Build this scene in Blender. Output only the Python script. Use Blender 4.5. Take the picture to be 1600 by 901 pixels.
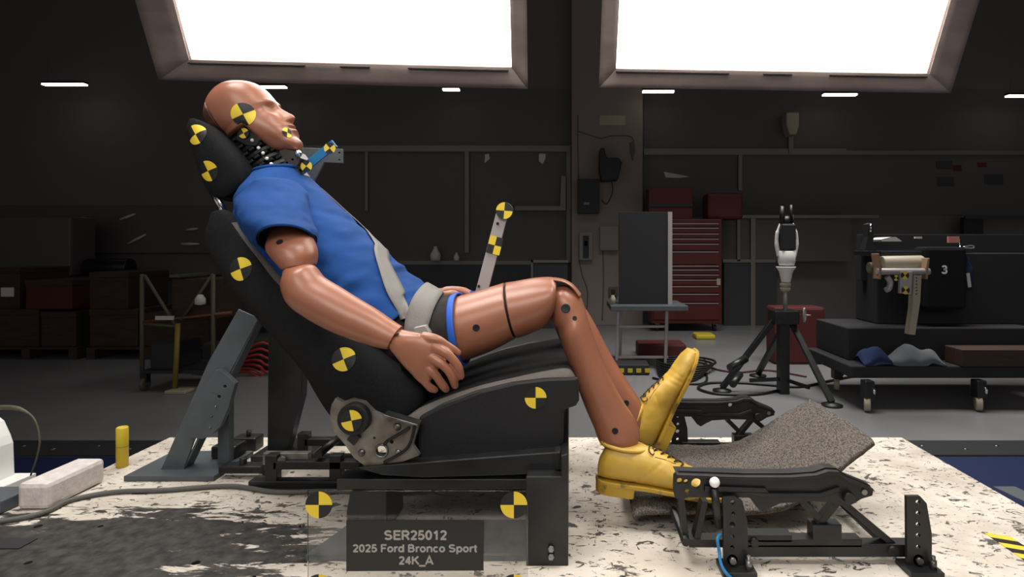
import bpy, bmesh, math, random
from mathutils import Vector, Matrix, noise
from mathutils.bvhtree import BVHTree
from mathutils.geometry import tessellate_polygon
R = math.radians
S = bpy.context.scene
for _o in list(bpy.data.objects): bpy.data.objects.remove(_o)
C = S.collection
random.seed(5)

# ---------------------------------------------------------------- camera
F, CX, CY, CZ = 900.0, 891.0, 388.0, 0.6      # focal length, vanishing point (px) and height above the sled top
cd = bpy.data.cameras.new('camera'); cam = bpy.data.objects.new('camera', cd); C.objects.link(cam)
cd.sensor_width = 36; cd.lens = 36*F/1600; cd.clip_start = .02; cd.clip_end = 100
cd.shift_x = -(CX-800)/1600; cd.shift_y = -(450.5-CY)/1600
cam.location = (0, 0, CZ); cam.rotation_euler = (R(90), 0, 0)
S.camera = cam
S.view_settings.view_transform = 'Standard'; S.view_settings.look = 'None'
S.view_settings.gamma = 1; S.view_settings.use_curve_mapping = False
S.view_settings.exposure = 0.0
# ---------------------------------------------------------------- world and lights
w = bpy.data.worlds.new('world'); S.world = w; w.use_nodes = True
w.node_tree.nodes['Background'].inputs[0].default_value = (1, .97, .95, 1)
w.node_tree.nodes['Background'].inputs[1].default_value = .34
SOFTBOX = 5.0
def area(name, loc, target, size, power, col=(1, .97, .92), sy=None, spread=180):
    l = bpy.data.lights.new(name, 'AREA'); l.energy = power; l.color = col[:3]; l.spread = R(spread)
    l.shape = 'RECTANGLE'; l.size = size; l.size_y = sy or size
    o = bpy.data.objects.new(name, l); C.objects.link(o); o.location = loc
    o.rotation_euler = (Vector(target)-Vector(loc)).to_track_quat('-Z', 'Y').to_euler(); return o
area('overhead_light', (-.9, 1.05, 2.6), (-.3, 1.3, .2), 1.2, 21, sy=.9, spread=110)
area('overhead_light', (.85, .9, 2.75), (.3, 1.3, .1), 1.2, 17, sy=.9, spread=110)
area('camera_side_light', (-.2, -.9, 1.9), (-.1, 1.4, .3), 1.6, 15, sy=.9, spread=130)
area('ceiling_light_glow', (2.2, 5.2, 4.8), (2.2, 5.2, 0), 4.0, 170, col=(1, .98, .94), sy=2.0, spread=105)
area('ceiling_light_glow', (-3.4, 6.4, 4.8), (-3.4, 6.4, 0), 3.0, 12, col=(1, .98, .95), sy=2.5, spread=130)

# ---------------------------------------------------------------- materials
def lin(h):
    if isinstance(h, str):
        h = [int(h[i:i+2], 16)/255 for i in (0, 2, 4)]
        return tuple(c/12.92 if c <= .04045 else ((c+.055)/1.055)**2.4 for c in h)
    return h
def mat(name, col, rough=.5, metal=0, bump=0, bscale=40, col2=None, cscale=8, cthr=(.4, .6), spec=.5, coat=0, detail=4, stretch=None, sheen=0):
    m = bpy.data.materials.new(name); m.use_nodes = True; nt = m.node_tree; N = nt.nodes; L = nt.links
    b = N['Principled BSDF']; c = lin(col)
    b.inputs['Base Color'].default_value = (*c, 1); b.inputs['Roughness'].default_value = rough
    b.inputs['Metallic'].default_value = metal; b.inputs['Specular IOR Level'].default_value = spec
    b.inputs['Coat Weight'].default_value = coat; b.inputs['Sheen Weight'].default_value = sheen
    tc = N.new('ShaderNodeTexCoord'); src = tc.outputs['Object']
    if stretch:
        mp = N.new('ShaderNodeMapping'); mp.inputs['Scale'].default_value = stretch; L.new(src, mp.inputs[0]); src = mp.outputs[0]
    if col2 is not None:
        n = N.new('ShaderNodeTexNoise'); n.inputs['Scale'].default_value = cscale; n.inputs['Detail'].default_value = detail
        L.new(src, n.inputs['Vector']); r = N.new('ShaderNodeValToRGB')
        r.color_ramp.elements[0].position = cthr[0]; r.color_ramp.elements[1].position = cthr[1]
        r.color_ramp.elements[0].color = (*lin(col2), 1); r.color_ramp.elements[1].color = (*c, 1)
        L.new(n.outputs[0], r.inputs[0]); L.new(r.outputs[0], b.inputs['Base Color'])
    if bump:
        n = N.new('ShaderNodeTexNoise'); n.inputs['Scale'].default_value = bscale; n.inputs['Detail'].default_value = detail
        L.new(src, n.inputs['Vector']); bp = N.new('ShaderNodeBump'); bp.inputs['Strength'].default_value = bump
        bp.inputs['Distance'].default_value = .002; L.new(n.outputs[0], bp.inputs['Height']); L.new(bp.outputs[0], b.inputs['Normal'])
    return m
def emit(name, col, s):
    m = bpy.data.materials.new(name); m.use_nodes = True; b = m.node_tree.nodes['Principled BSDF']
    b.inputs['Base Color'].default_value = (*lin(col), 1); b.inputs['Emission Color'].default_value = (*lin(col), 1)
    b.inputs['Emission Strength'].default_value = s; return m
M = {}
M['skin'] = mat('vinyl_skin', '9a644c', .33, bump=.05, bscale=60, col2='905c47', cscale=9, cthr=(.3, .7), spec=.45)
M['skin_dark'] = mat('vinyl_skin_brown', '6e4236', .55, bump=.3, bscale=90, col2='4a2c24', cscale=25, cthr=(.35, .65))  # darker mottled brown for the skull cap
M['hole'] = mat('recess_shade', '0c0a0a', .8)  # near black that paints the shade inside holes and gaps
M['shirt'] = mat('blue_cotton', '19427f', .85, bump=.25, bscale=420, col2='163b73', cscale=6, spec=.2)
M['shorts'] = mat('charcoal_cotton', '2b2928', .9, bump=.5, bscale=300, spec=.2)
M['hem'] = mat('blue_hem', '1b55b8', .7, bump=.2, bscale=300)
M['black_rubber'] = mat('black_rubber', '121212', .5, bump=.1)
M['black_fabric'] = mat('black_seat_fabric', '1f1f20', .95, bump=.8, bscale=500, col2='1a1a1b', cscale=200, spec=.15)
M['beige_fabric'] = mat('grey_beige_seat_trim', '5c5651', .9, bump=.5, bscale=500, spec=.2)
M['black_plastic'] = mat('black_plastic', '18181a', .55, bump=.25, bscale=300, spec=.35)
M['black_metal'] = mat('black_painted_steel', '1a1a1b', .42, bump=.15, bscale=30, spec=.5, col2='0e0e0f', cscale=20)
M['steel'] = mat('bare_steel', '8b8a88', .35, .9, bump=.1, col2='5d5a57', cscale=30)
M['chrome'] = mat('chrome', 'd8d8d8', .15, 1)
M['recliner'] = mat('recliner_steel', '8d8880', .42, .6, bump=.2, bscale=60, col2='6b5e52', cscale=22, cthr=(.35, .6))
M['grey_paint'] = mat('blue_grey_paint', '4d5257', .5, bump=.1, col2='474c50', cscale=14)
M['bar_grey'] = mat('anodised_bar', 'a39d9c', .4, .2)
M['blue_bar'] = mat('blue_anodised', '1f6fa0', .4, .3)
M['yellow'] = mat('target_yellow', 'e3c534', .55)
M['black'] = mat('target_black', '151515', .5)
M['white'] = mat('white_paint', 'e8e6e2', .5)
M['belt'] = mat('grey_webbing', '716d69', .75, bump=.5, bscale=600, stretch=(1, 1, .2))
M['foam'] = mat('white_foam', 'd8cfcb', .85, bump=.8, bscale=120, col2='cdc4c0', cscale=60)
M['yellow_post'] = mat('yellow_cap', 'c7b02b', .5)
M['shoe'] = mat('yellow_leather', 'c6a040', .42, bump=.35, bscale=70, col2='b08c38', cscale=14, cthr=(.3, .6), detail=6)
M['shoe_sole'] = mat('yellow_sole', 'b08c2a', .6, bump=.3, col2='6e5a2a', cscale=35, cthr=(.33, .45))
M['lace'] = mat('brown_lace', '2c1d14', .8)
M['cable'] = mat('grey_cable', '55524f', .6)
M['black_cable'] = mat('black_cable', '0e0e0e', .5)
M['cable_blue'] = mat('blue_cable', '1e6ea0', .5)
M['dark'] = mat('near_black', '232224', .6)
M['softbox'] = mat('grey_softbox_cloth', '95857f', .9, bump=.8, bscale=9, col2='83746f', cscale=3, stretch=(1, 3, 3))
M['velcro'] = mat('dark_velcro', '2b2828', .95)
M['diffuser'] = emit('softbox_diffuser', 'fffcf4', SOFTBOX)
M['tube_light'] = emit('fluorescent', 'fff8ea', 3.2)
M['floor'] = mat('grey_epoxy_floor', '7b7b7c', .32, bump=.05, col2='737374', cscale=1.2)
M['floor_dark'] = mat('dark_floor_strip', '3d3d40', .45, .4)
M['pit_blue'] = mat('blue_track_paint', '0e1e48', .5)
M['wall'] = mat('dark_wall', '6b6363', .85)
M['column'] = mat('painted_block', '857a73', .75, bump=.2, bscale=20)
M['alu'] = mat('window_aluminium', '77736e', .45, .3)
M['glass_dark'] = mat('dark_glass', '5c5555', .6, spec=.4)
M['ceiling'] = mat('black_ceiling', '545050', .9)
M['red'] = mat('red_tool_chest', '521413', .5, col2='491211', cscale=4)
M['hose_red'] = mat('red_rubber_hose', '9a2420', .5)
M['red_dark'] = mat('dull_red', '4c1413', .7)
M['grey_panel'] = mat('grey_panel', '36373a', .6)
M['matte'] = mat('matte_black', '333233', .95, spec=.1)
M['wood'] = mat('brown_wood', '3c261c', .75, bump=.3, bscale=10, stretch=(1, 8, 8), col2='301d15', cscale=6)
M['cloth_blue'] = mat('blue_cloth', '16284e', .9)
M['cloth_grey'] = mat('grey_cloth', '5d6164', .9, bump=.6, bscale=12)
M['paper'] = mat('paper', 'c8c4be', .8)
M['pink'] = mat('pink_paper', 'c88078', .8)
M['beige'] = mat('beige_metal', 'a39a86', .5)
M['orange'] = mat('orange_bar', '6a4028', .6)
M['tan'] = mat('tan_plate', '96765a', .6)
M['dull_yellow'] = mat('dull_yellow_tube', '7d6d22', .6)
M['olive'] = mat('olive_paint', '55513f', .6)
M['text'] = mat('label_text', '9c9893', .7)
M['label'] = mat('label_black', '161616', .5)
M['collar'] = mat('neck_metal', '54504c', .35, .8)

def sled_material():
    m = bpy.data.materials.new('chipped_cream_paint'); m.use_nodes = True; nt = m.node_tree; N = nt.nodes; L = nt.links
    b = N['Principled BSDF']; tc = N.new('ShaderNodeTexCoord'); O = tc.outputs['Object']
    def nz(scale, detail, st=(1, 1, 1), rot=0, dist=0, rough=.55):
        mp = N.new('ShaderNodeMapping'); mp.inputs['Scale'].default_value = st; mp.inputs['Rotation'].default_value = (0, 0, rot)
        L.new(O, mp.inputs[0]); n = N.new('ShaderNodeTexNoise'); n.inputs['Scale'].default_value = scale
        n.inputs['Detail'].default_value = detail; n.inputs['Distortion'].default_value = dist; n.inputs['Roughness'].default_value = rough
        L.new(mp.outputs[0], n.inputs['Vector']); return n.outputs[0]
    def ramp(x, p0, p1):
        r = N.new('ShaderNodeMapRange'); r.inputs[1].default_value = p0; r.inputs[2].default_value = p1; L.new(x, r.inputs[0]); return r.outputs[0]
    def mth(op, a, c):
        n = N.new('ShaderNodeMath'); n.operation = op; n.use_clamp = True
        for i, v in enumerate((a, c)):
            if isinstance(v, (int, float)): n.inputs[i].default_value = v
            else: L.new(v, n.inputs[i])
        return n.outputs[0]
    def mix(fac, a, c):
        n = N.new('ShaderNodeMix'); n.data_type = 'RGBA'; L.new(fac, n.inputs[0])
        for i, v in ((6, a), (7, c)):
            if isinstance(v, tuple): n.inputs[i].default_value = (*v, 1)
            else: L.new(v, n.inputs[i])
        return n.outputs[2]
    base = mix(ramp(nz(7, 6), .35, .7), lin('bdb1a4'), lin('dfd6ca'))
    chips = ramp(nz(30, 9, (1, 1.6, 1), .5, 1.2, .68), .575, .60)
    streak = ramp(nz(26, 6, (1, 5, 1), .9, .6), .655, .68)
    streak2 = ramp(nz(30, 6, (4, .8, 1), .3, .8), .665, .69)
    blot = ramp(nz(9, 8, (1, 1.2, 1), 0, .6, .65), .62, .645)
    marks = mth('MAXIMUM', mth('MAXIMUM', chips, streak), mth('MAXIMUM', blot, streak2))
    # big bare patch of worn paint, left front
    sx = N.new('ShaderNodeSeparateXYZ'); L.new(O, sx.inputs[0])
    def sq(v, c, r):
        a = N.new('ShaderNodeMath'); a.operation = 'SUBTRACT'; L.new(v, a.inputs[0]); a.inputs[1].default_value = c
        d = N.new('ShaderNodeMath'); d.operation = 'DIVIDE'; L.new(a.outputs[0], d.inputs[0]); d.inputs[1].default_value = r
        p = N.new('ShaderNodeMath'); p.operation = 'MULTIPLY'; L.new(d.outputs[0], p.inputs[0]); L.new(d.outputs[0], p.inputs[1]); return p.outputs[0]
    ad = N.new('ShaderNodeMath'); ad.operation = 'ADD'; L.new(sq(sx.outputs[0], -.93, .40), ad.inputs[0]); L.new(sq(sx.outputs[1], 1.15, .16), ad.inputs[1])
    ad2 = N.new('ShaderNodeMath'); ad2.operation = 'MULTIPLY_ADD'; L.new(nz(8, 8, (1, 3.5, 1), .15, .5, .68), ad2.inputs[0]); ad2.inputs[1].default_value = 6.5; L.new(ad.outputs[0], ad2.inputs[2])
    patch = ramp(ad2.outputs[0], 4.62, 4.35)
    g = mix(ramp(nz(40, 6), .35, .65), lin('191816'), lin('423f3c'))
    c1 = mix(mth('MULTIPLY', marks, .9), base, lin('23211f'))
    L.new(mix(patch, c1, g), b.inputs['Base Color']); b.inputs['Roughness'].default_value = .55
    bp = N.new('ShaderNodeBump'); bp.inputs['Strength'].default_value = .4; bp.inputs['Distance'].default_value = .001
    L.new(mth('SUBTRACT', 1.0, marks), bp.inputs['Height']); L.new(bp.outputs[0], b.inputs['Normal'])
    return m
M['sled'] = sled_material()
def carpet_material():
    m = mat('heather_carpet', '716a64', .95, bump=1, bscale=420, col2='3f3a36', cscale=330, cthr=(.36, .62), detail=5, spec=.1, stretch=(1, .45, 1))
    return m
M['carpet'] = carpet_material()
def clear_material():
    m = bpy.data.materials.new('clear_acrylic'); m.use_nodes = True; nt = m.node_tree; N = nt.nodes; L = nt.links
    N.remove(N['Principled BSDF']); out = N['Material Output']
    t = N.new('ShaderNodeBsdfTransparent'); t.inputs[0].default_value = (.90, .90, .90, 1)
    d = N.new('ShaderNodeBsdfGlossy'); d.inputs[0].default_value = (1, 1, 1, 1); d.inputs['Roughness'].default_value = .03
    fr = N.new('ShaderNodeFresnel'); fr.inputs[0].default_value = 1.45
    mx = N.new('ShaderNodeMixShader'); L.new(fr.outputs[0], mx.inputs[0]); L.new(t.outputs[0], mx.inputs[1]); L.new(d.outputs[0], mx.inputs[2])
    L.new(mx.outputs[0], out.inputs[0]); return m
M['clear'] = clear_material()

# ---------------------------------------------------------------- helpers
def W(px, py, Y): return Vector(((px-CX)/F*Y, Y, CZ-(py-CY)/F*Y))
def W2(px, py, Y): p = W(px, py, Y); return (p.x, p.z)
ZF = -.73
def G(py): return (CZ-ZF)*F/(py-CY)            # distance of a lab floor point seen at image row py
def gp(px, py): Y = G(py); return Vector(((px-CX)/F*Y, Y, ZF))
def crom(p0, p1, p2, p3, t):
    return ((p1*2)+(p2-p0)*t+(p0*2-p1*5+p2*4-p3)*t*t+(p1*3-p0-p2*3+p3)*t*t*t)*.5
def spline(pts, n=8):
    pts = [Vector(p) for p in pts]; o = []
    for i in range(len(pts)-1):
        a = pts[max(i-1, 0)]; d = pts[min(i+2, len(pts)-1)]
        for k in range(n): o.append(crom(a, pts[i], pts[i+1], d, k/n))
    o.append(pts[-1]); return o
def sec(ax, ay, bx, by, Y, hd, tx=0, ty=0, n=2.0, corr=True):
    A = W(ax, ay, Y); B = W(bx, by, Y); c = (A+B)/2; a = (A-B)/2; wl = a.length; e = a.normalized()
    if corr:
        s = Vector(((ax+bx)/2-CX, 0, -((ay+by)/2-CY)))/F; q = hd*s.dot(e)
        a = e*math.sqrt(max(wl*wl-q*q, (.6*wl)**2))
    return [c, a, Vector((tx*Y/F, -hd, -ty*Y/F)), Vector((n, 0, 0))]
def sup(v, n): return math.copysign(abs(v)**(2/n), v)
class MB:
    def __init__(s): s.v = []; s.f = []; s.m = []; s.s = []
    def add(s, vs, fs, mi=0, sm=False):
        o = len(s.v); s.v += [Vector(v) for v in vs]
        for f in fs: s.f.append([o+i for i in f]); s.m.append(mi); s.s.append(sm)
        return s
    def box(s, lo, hi, mi=0, M4=None):
        x0, y0, z0 = lo; x1, y1, z1 = hi
        vs = [Vector(p) for p in ((x0, y0, z0), (x1, y0, z0), (x1, y1, z0), (x0, y1, z0), (x0, y0, z1), (x1, y0, z1), (x1, y1, z1), (x0, y1, z1))]
        if M4: vs = [M4 @ v for v in vs]
        return s.add(vs, [(0, 3, 2, 1), (4, 5, 6, 7), (0, 1, 5, 4), (1, 2, 6, 5), (2, 3, 7, 6), (3, 0, 4, 7)], mi)
    def cbox(s, c, size, mi=0, rot=None):
        h = Vector(size)/2; m = Matrix.Translation(c)
        if rot: m = m @ rot.to_4x4() if isinstance(rot, Matrix) else m @ rot
        return s.box(-h, h, mi, m)
    def beam(s, a, b, w, t, up=(0, 1, 0), mi=0):
        a = Vector(a); b = Vector(b); d = b-a; L = d.length; z = d.normalized(); x = Vector(up).cross(z)
        if x.length < 1e-4: x = Vector((1, 0, 0)).cross(z)
        x.normalize(); y = z.cross(x); m = Matrix((x, y, z)).transposed().to_4x4(); m.translation = a
        return s.box((-w/2, -t/2, 0), (w/2, t/2, L), mi, m)
    def tube(s, pts, r, seg=10, mi=0, cap=True, closed=False):
        pts = [Vector(p) for p in pts]; n = len(pts); rs = r if isinstance(r, (list, tuple)) else [r]*n
        vs = []; prev = None
        for i in range(n):
            t = (pts[min(i+1, n-1)]-pts[max(i-1, 0)])
            if closed: t = pts[(i+1) % n]-pts[i-1]
            t.normalize()
            if prev is None: u = t.orthogonal().normalized()
            else: u = (prev-t*prev.dot(t)).normalized()
            prev = u; v = t.cross(u)
            for k in range(seg):
                a = 2*math.pi*k/seg; vs.append(pts[i]+(u*math.cos(a)+v*math.sin(a))*rs[i])
        fs = []
        for i in range(n if closed else n-1):
            j = (i+1) % n
            for k in range(seg): fs.append((i*seg+k, i*seg+(k+1) % seg, j*seg+(k+1) % seg, j*seg+k))
        s.add(vs, fs, mi, True)
        if cap and not closed: s.add([], []); o = len(s.v)-len(vs); s.f += [[o+k for k in range(seg)][::-1], [o+(n-1)*seg+k for k in range(seg)]]; s.m += [mi]*2; s.s += [False]*2
        return s
    def cyl(s, a, b, r, r2=None, seg=24, mi=0): return s.tube([a, b], [r, r if r2 is None else r2], seg, mi)
    def ball(s, c, r, mi=0, sc=(1, 1, 1), seg=20, rings=12):
        c = Vector(c); vs = []; fs = []
        for i in range(rings+1):
            p = math.pi*i/rings
            for k in range(seg):
                a = 2*math.pi*k/seg; vs.append(c+Vector((r*sc[0]*math.sin(p)*math.cos(a), r*sc[1]*math.sin(p)*math.sin(a), r*sc[2]*math.cos(p))))
        for i in range(rings):
            for k in range(seg): fs.append((i*seg+k, (i+1)*seg+k, (i+1)*seg+(k+1) % seg, i*seg+(k+1) % seg))
        return s.add(vs, fs, mi, True)
    def lathe(s, base, prof, axis=(0, 0, 1), seg=28, mi=0, sm=True):
        base = Vector(base); z = Vector(axis).normalized(); u = z.orthogonal().normalized(); v = z.cross(u); vs = []
        for r, h in prof:
            for k in range(seg):
                a = 2*math.pi*k/seg; vs.append(base+z*h+(u*math.cos(a)+v*math.sin(a))*max(r, 1e-5))
        fs = [(i*seg+k, i*seg+(k+1) % seg, (i+1)*seg+(k+1) % seg, (i+1)*seg+k) for i in range(len(prof)-1) for k in range(seg)]
        return s.add(vs, fs, mi, sm)
    def prism(s, poly, Y0, Y1, holes=(), mi=0, plane='XZ', sm=False):
        def P(p, y): return Vector((p[0], y, p[1])) if plane == 'XZ' else Vector((p[0], p[1], y))
        loops = [list(poly)]+[list(h) for h in holes]
        flat = [p for l in loops for p in l]; n = len(flat)
        tris = tessellate_polygon([[Vector((p[0], p[1], 0)) for p in l] for l in loops])
        vs = [P(p, Y0) for p in flat]+[P(p, Y1) for p in flat]
        fs = [tuple(t) for t in tris]+[tuple(n+i for i in t[::-1]) for t in tris]
        o = 0
        for l in loops:
            k = len(l)
            for i in range(k): j = (i+1) % k; fs.append((o+i, n+o+i, n+o+j, o+j))
            o += k
        return s.add(vs, fs, mi, sm)
    def pxprism(s, poly, Y0, Y1, holes=(), mi=0, Ym=None):
        Ym = Y0 if Ym is None else Ym
        hs = [[W2(cx+r*math.cos(2*math.pi*k/14), cy+r*math.sin(2*math.pi*k/14), Ym) for k in range(14)] for cx, cy, r in holes]
        return s.prism([W2(x, y, Ym) for x, y in poly], Y0, Y1, hs, mi)
    def loft(s, secs, seg=36, sub=5, cap0='round', cap1='round', mi=0, disp=None, capf=.6, mf=None):
        rows = lofted(secs, sub, cap0, cap1, capf); vs = []
        for ri, (c, a, b, n) in enumerate(rows):
            for k in range(seg):
                t = 2*math.pi*k/seg; p = c+a*sup(math.cos(t), n.x)+b*sup(math.sin(t), n.x)
                if disp: q = p-c; p = p+q.normalized()*disp(p, ri/(len(rows)-1), t)
                vs.append(p)
        nr = len(rows)
        fs = [(i*seg+k, i*seg+(k+1) % seg, (i+1)*seg+(k+1) % seg, (i+1)*seg+k) for i in range(nr-1) for k in range(seg)]
        o = len(s.v); s.add(vs, fs, mi, True)
        if mf:
            q = len(s.m)-len(fs)
            for i in range(nr-1):
                for k in range(seg): s.m[q+i*seg+k] = mf(i/(nr-1), 2*math.pi*(k+.5)/seg)
        if cap0: s.f.append([o+k for k in range(seg)]); s.m.append(mi); s.s.append(cap0 == 'round')
        if cap1: s.f.append([o+(nr-1)*seg+k for k in range(seg)][::-1]); s.m.append(mi); s.s.append(cap1 == 'round')
        return s
    def bvh(s): return BVHTree.FromPolygons(s.v, s.f)
    def done(s, name, mats, parent=None, bevel=0, solid=0, wn=False, sub=0):
        me = bpy.data.meshes.new(name); me.from_pydata([tuple(v) for v in s.v], [], s.f)
        for m in (mats if isinstance(mats, (list, tuple)) else [mats]): me.materials.append(M[m] if isinstance(m, str) else m)
        me.polygons.foreach_set('material_index', s.m); me.polygons.foreach_set('use_smooth', s.s)
        bm = bmesh.new(); bm.from_mesh(me); bmesh.ops.recalc_face_normals(bm, faces=bm.faces); bm.to_mesh(me); bm.free(); me.update()
        o = bpy.data.objects.new(name, me); C.objects.link(o)
        if parent is not None:
            o.parent = parent
            if parent.type == 'EMPTY': o.matrix_parent_inverse = Matrix.Translation(parent.location).inverted()
        if solid: md = o.modifiers.new('s', 'SOLIDIFY'); md.thickness = solid; md.offset = 0
        if bevel:
            md = o.modifiers.new('b', 'BEVEL'); md.width = bevel; md.segments = 2; md.limit_method = 'ANGLE'; md.angle_limit = R(40)
        if sub: md = o.modifiers.new('u', 'SUBSURF'); md.levels = sub; md.render_levels = sub
        return o
def lofted(secs, sub, cap0, cap1, capf=.6):
    rows = []
    for i in range(len(secs)-1):
        q = [secs[max(i-1, 0)], secs[i], secs[i+1], secs[min(i+2, len(secs)-1)]]
        for k in range(sub): rows.append([crom(q[0][j], q[1][j], q[2][j], q[3][j], k/sub) for j in range(4)])
    rows.append(list(secs[-1]))
    def cap(end, prev):
        d = (end[0]-prev[0]).normalized(); r = end[1].length*capf; o = []
        for k in range(1, 7):
            t = math.pi/2*k/6; q = max(math.cos(t), .02); o.append([end[0]+d*r*math.sin(t), end[1]*q, end[2]*q, end[3]])
        return o
    if cap1 == 'round': rows = rows+cap(rows[-1], rows[-2])
    if cap0 == 'round': rows = cap(rows[0], rows[1])[::-1]+rows
    return rows
def thing(name, label, cat, loc=(0, 0, 0), group=None):
    o = bpy.data.objects.new(name, None); C.objects.link(o); o.location = loc; o.empty_display_size = .05
    return tag(o, label, cat, group)
def tag(o, label, cat, group=None, kind=None):
    if label: o['label'] = label
    if cat: o['category'] = cat
    if group: o['group'] = group
    if kind: o['kind'] = kind
    return o
def struct(o): o['kind'] = 'structure'; return o
def lab(o, l): o['label'] = l; return o
def target(parent, px, py, rpx, ang, bvh=None, Y=None, name='target_sticker', n=None):
    """round yellow and black quadrant sticker lying on the surface found behind (px,py)"""
    cam_o = Vector((0, 0, CZ)); d = (W(px, py, 1)-cam_o).normalized()
    if bvh:
        hit, nn, _, _ = bvh.ray_cast(cam_o, d)
        if hit is None: hit = W(px, py, Y or 1.3); nn = Vector((0, -1, 0)); bvh = None
    else: hit = W(px, py, Y); nn = Vector(n) if n else Vector((0, -1, 0))
    if nn.dot(d) > 0: nn = -nn
    nn = nn.normalized(); r = rpx*hit.y/F
    x = Vector((1, 0, 0)); x = (x-nn*x.dot(nn)).normalized(); z = nn.cross(x)
    if z.z < 0: z = -z
    m = MB(); NS, NR = 32, 4; vs = []; fs = []
    for i in range(NR+1):
        for k in range(NS):
            a = 2*math.pi*k/NS+R(ang); p = hit+(x*math.cos(a)+z*math.sin(a))*r*max(i/NR, .001)
            if bvh:
                h, hn, _, dd = bvh.ray_cast(p+nn*.06, -nn, .12)
                if h is not None: p = h
            vs.append(p+nn*.0012)
    for i in range(NR):
        for k in range(NS):
            m.f.append([i*NS+k, (i+1)*NS+k, (i+1)*NS+(k+1) % NS, i*NS+(k+1) % NS]); m.m.append(int(k//(NS/4)) % 2); m.s.append(True)
    m.v = vs
    return m.done(name, ['yellow', 'black'], parent)
def wrinkle(amp, sc=(1, 1, 1), f=1.0):
    def d(p, u, t):
        q = Vector((p.x*sc[0], p.y*sc[1], p.z*sc[2]))*f
        return amp*(noise.noise(q)+.5*noise.noise(q*2.3))
    return d
def hole(parent, px, py, rpx, bvh, name='recess_shade_disc', mt='hole'):
    cam_o = Vector((0, 0, CZ)); d = (W(px, py, 1)-cam_o).normalized(); hit, nn, _, _ = bvh.ray_cast(cam_o, d)
    if hit is None: return
    if nn.dot(d) > 0: nn = -nn
    r = rpx*hit.y/F; m = MB(); m.lathe(hit-nn*.004, [(0, .0045), (r*.8, .0045), (r, .005), (r, -.002)], nn, 20)  # raised disc; the default dark colour paints the shade inside a hole
    return m.done(name, mt, parent)

# ================================================================ THE SETTING
def slab(name, lo, hi, m, parent=None, **k): return MB().box(lo, hi).done(name, m, parent, **k)
struct(slab('floor', (-12, -3, ZF-.1), (14, 12, ZF), 'floor'))
struct(slab('ceiling', (-12, -3, 5.2), (14, 12, 5.3), 'ceiling'))
WY = 10.3
struct(slab('wall_back', (-12, WY, ZF), (14, WY+.2, 5.2), 'wall'))
struct(slab('wall_left', (-12.2, -3, ZF), (-12, 12, 5.2), 'wall'))
struct(slab('wall_right', (14, -3, ZF), (14.2, 12, 5.2), 'wall'))
m = MB().box((W2(893, 0, 10)[0], 9.95, ZF), (W2(1004, 0, 10)[0], WY, 5.2))
wall_column = struct(m.done('wall_column', 'column', None, bevel=.01))
# dark grated strip in the floor behind the sled, with studs, and the blue track bed in front of it
m = MB().box((-6, 3.68, ZF), (7, 3.96, ZF+.012))
for i in range(52):
    for j in range(1): m.ball((-5.9+i*.25, 3.82+(i % 2)*.06-.03, ZF+.012), .016, 1, (1, 1, .35), 8, 4)
struct(m.done('trim_1', ['floor_dark', 'steel']))
m = MB().box((-6, .4, ZF), (7, 3.66, ZF+.006)); m.box((2.35, .4, ZF+.006), (2.47, 3.2, ZF+.009), 1)
m.v[8] += Vector((.35, 0, 0)); m.v[12] += Vector((.35, 0, 0)); m.v[9] += Vector((.35, 0, 0)); m.v[13] += Vector((.35, 0, 0))
struct(m.done('trim_2', ['pit_blue', 'cloth_grey']))

# ================================================================ THE SLED
sled = thing('sled_platform', 'wide flat test sled top in chipped cream paint, drilled with bolt holes', 'test sled', (0, 1.2, 0))
XL, XR, YF, YB = -1.272, 1.052, .62, 1.83
holes = []
random.seed(3)
for i in range(17):
    for j in range(7):
        x = -1.15+i*.135+random.choice((-.02, 0, .03)); y = .75+j*.165+random.choice((-.03, 0, .02))
        if (x > -.1 or j in (2, 3, 5, 6) or i % 3 == 0) and random.random() < .75: holes.append((x, y, random.choice((.0065, .008, .0075, .0055))))
for hx, hy in ((1008, 695), (1015, 701), (330, 694), (352, 690)): pass
hp = [[(x+r*math.cos(2*math.pi*k/12), y+r*math.sin(2*math.pi*k/12)) for k in range(12)] for x, y, r in holes]
outl = [(-1.75, YF), (XR, YF), (XR, YB), (XL, YB), (XL, 1.40), (-1.75, 1.40)]
MB().prism(outl, -.02, 0, hp, 0, 'XY').done('top_plate', 'sled', sled)
m = MB().box((XL+.02, YF+.02, -.06), (XR-.02, YB-.02, -.0205)); m.done('inner_plate', 'dark', sled)
m = MB()
for y in (.75, 1.7): m.box((XL+.05, y-.06, -.3), (XR-.05, y+.06, -.06))
for x in (-1.1, -.4, .3, .92): m.box((x-.06, .8, -.28), (x+.06, 1.66, -.07))
m.done('carriage_beam', 'black_metal', sled, bevel=.004)
for x in (-.9, .75):
    for y in (.75, 1.7): MB().box((x-.18, y-.07, ZF+.006), (x+.18, y+.07, -.30)).done('carriage_leg', 'black_metal', sled, bevel=.01)
# hazard tape strip on the right
m = MB(); ta, tb = W(1545, 835, 1.208), W(1575, 835, 1.208); x0, x1 = .873, .915
y = 1.215; i = 0
while y > .66:
    m.v += [Vector((x0, y, .0008)), Vector((x1, y-.018, .0008)), Vector((x1, y-.018-.02, .0008)), Vector((x0, y-.02, .0008))]
    n = len(m.v); m.f.append([n-4, n-3, n-2, n-1]); m.m.append(i % 2); m.s.append(False); y -= .02; i += 1
tag(m.done('hazard_tape', ['yellow', 'black'], None, solid=.0012), 'yellow and black striped hazard tape stuck on the sled near its right edge', 'tape')

# ================================================================ THE CRASH TEST DUMMY
dummy = thing('crash_test_dummy', 'seated crash test dummy in blue shirt, dark shorts and yellow leather shoes', 'crash test dummy', (-.45, 1.4, .28))
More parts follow.
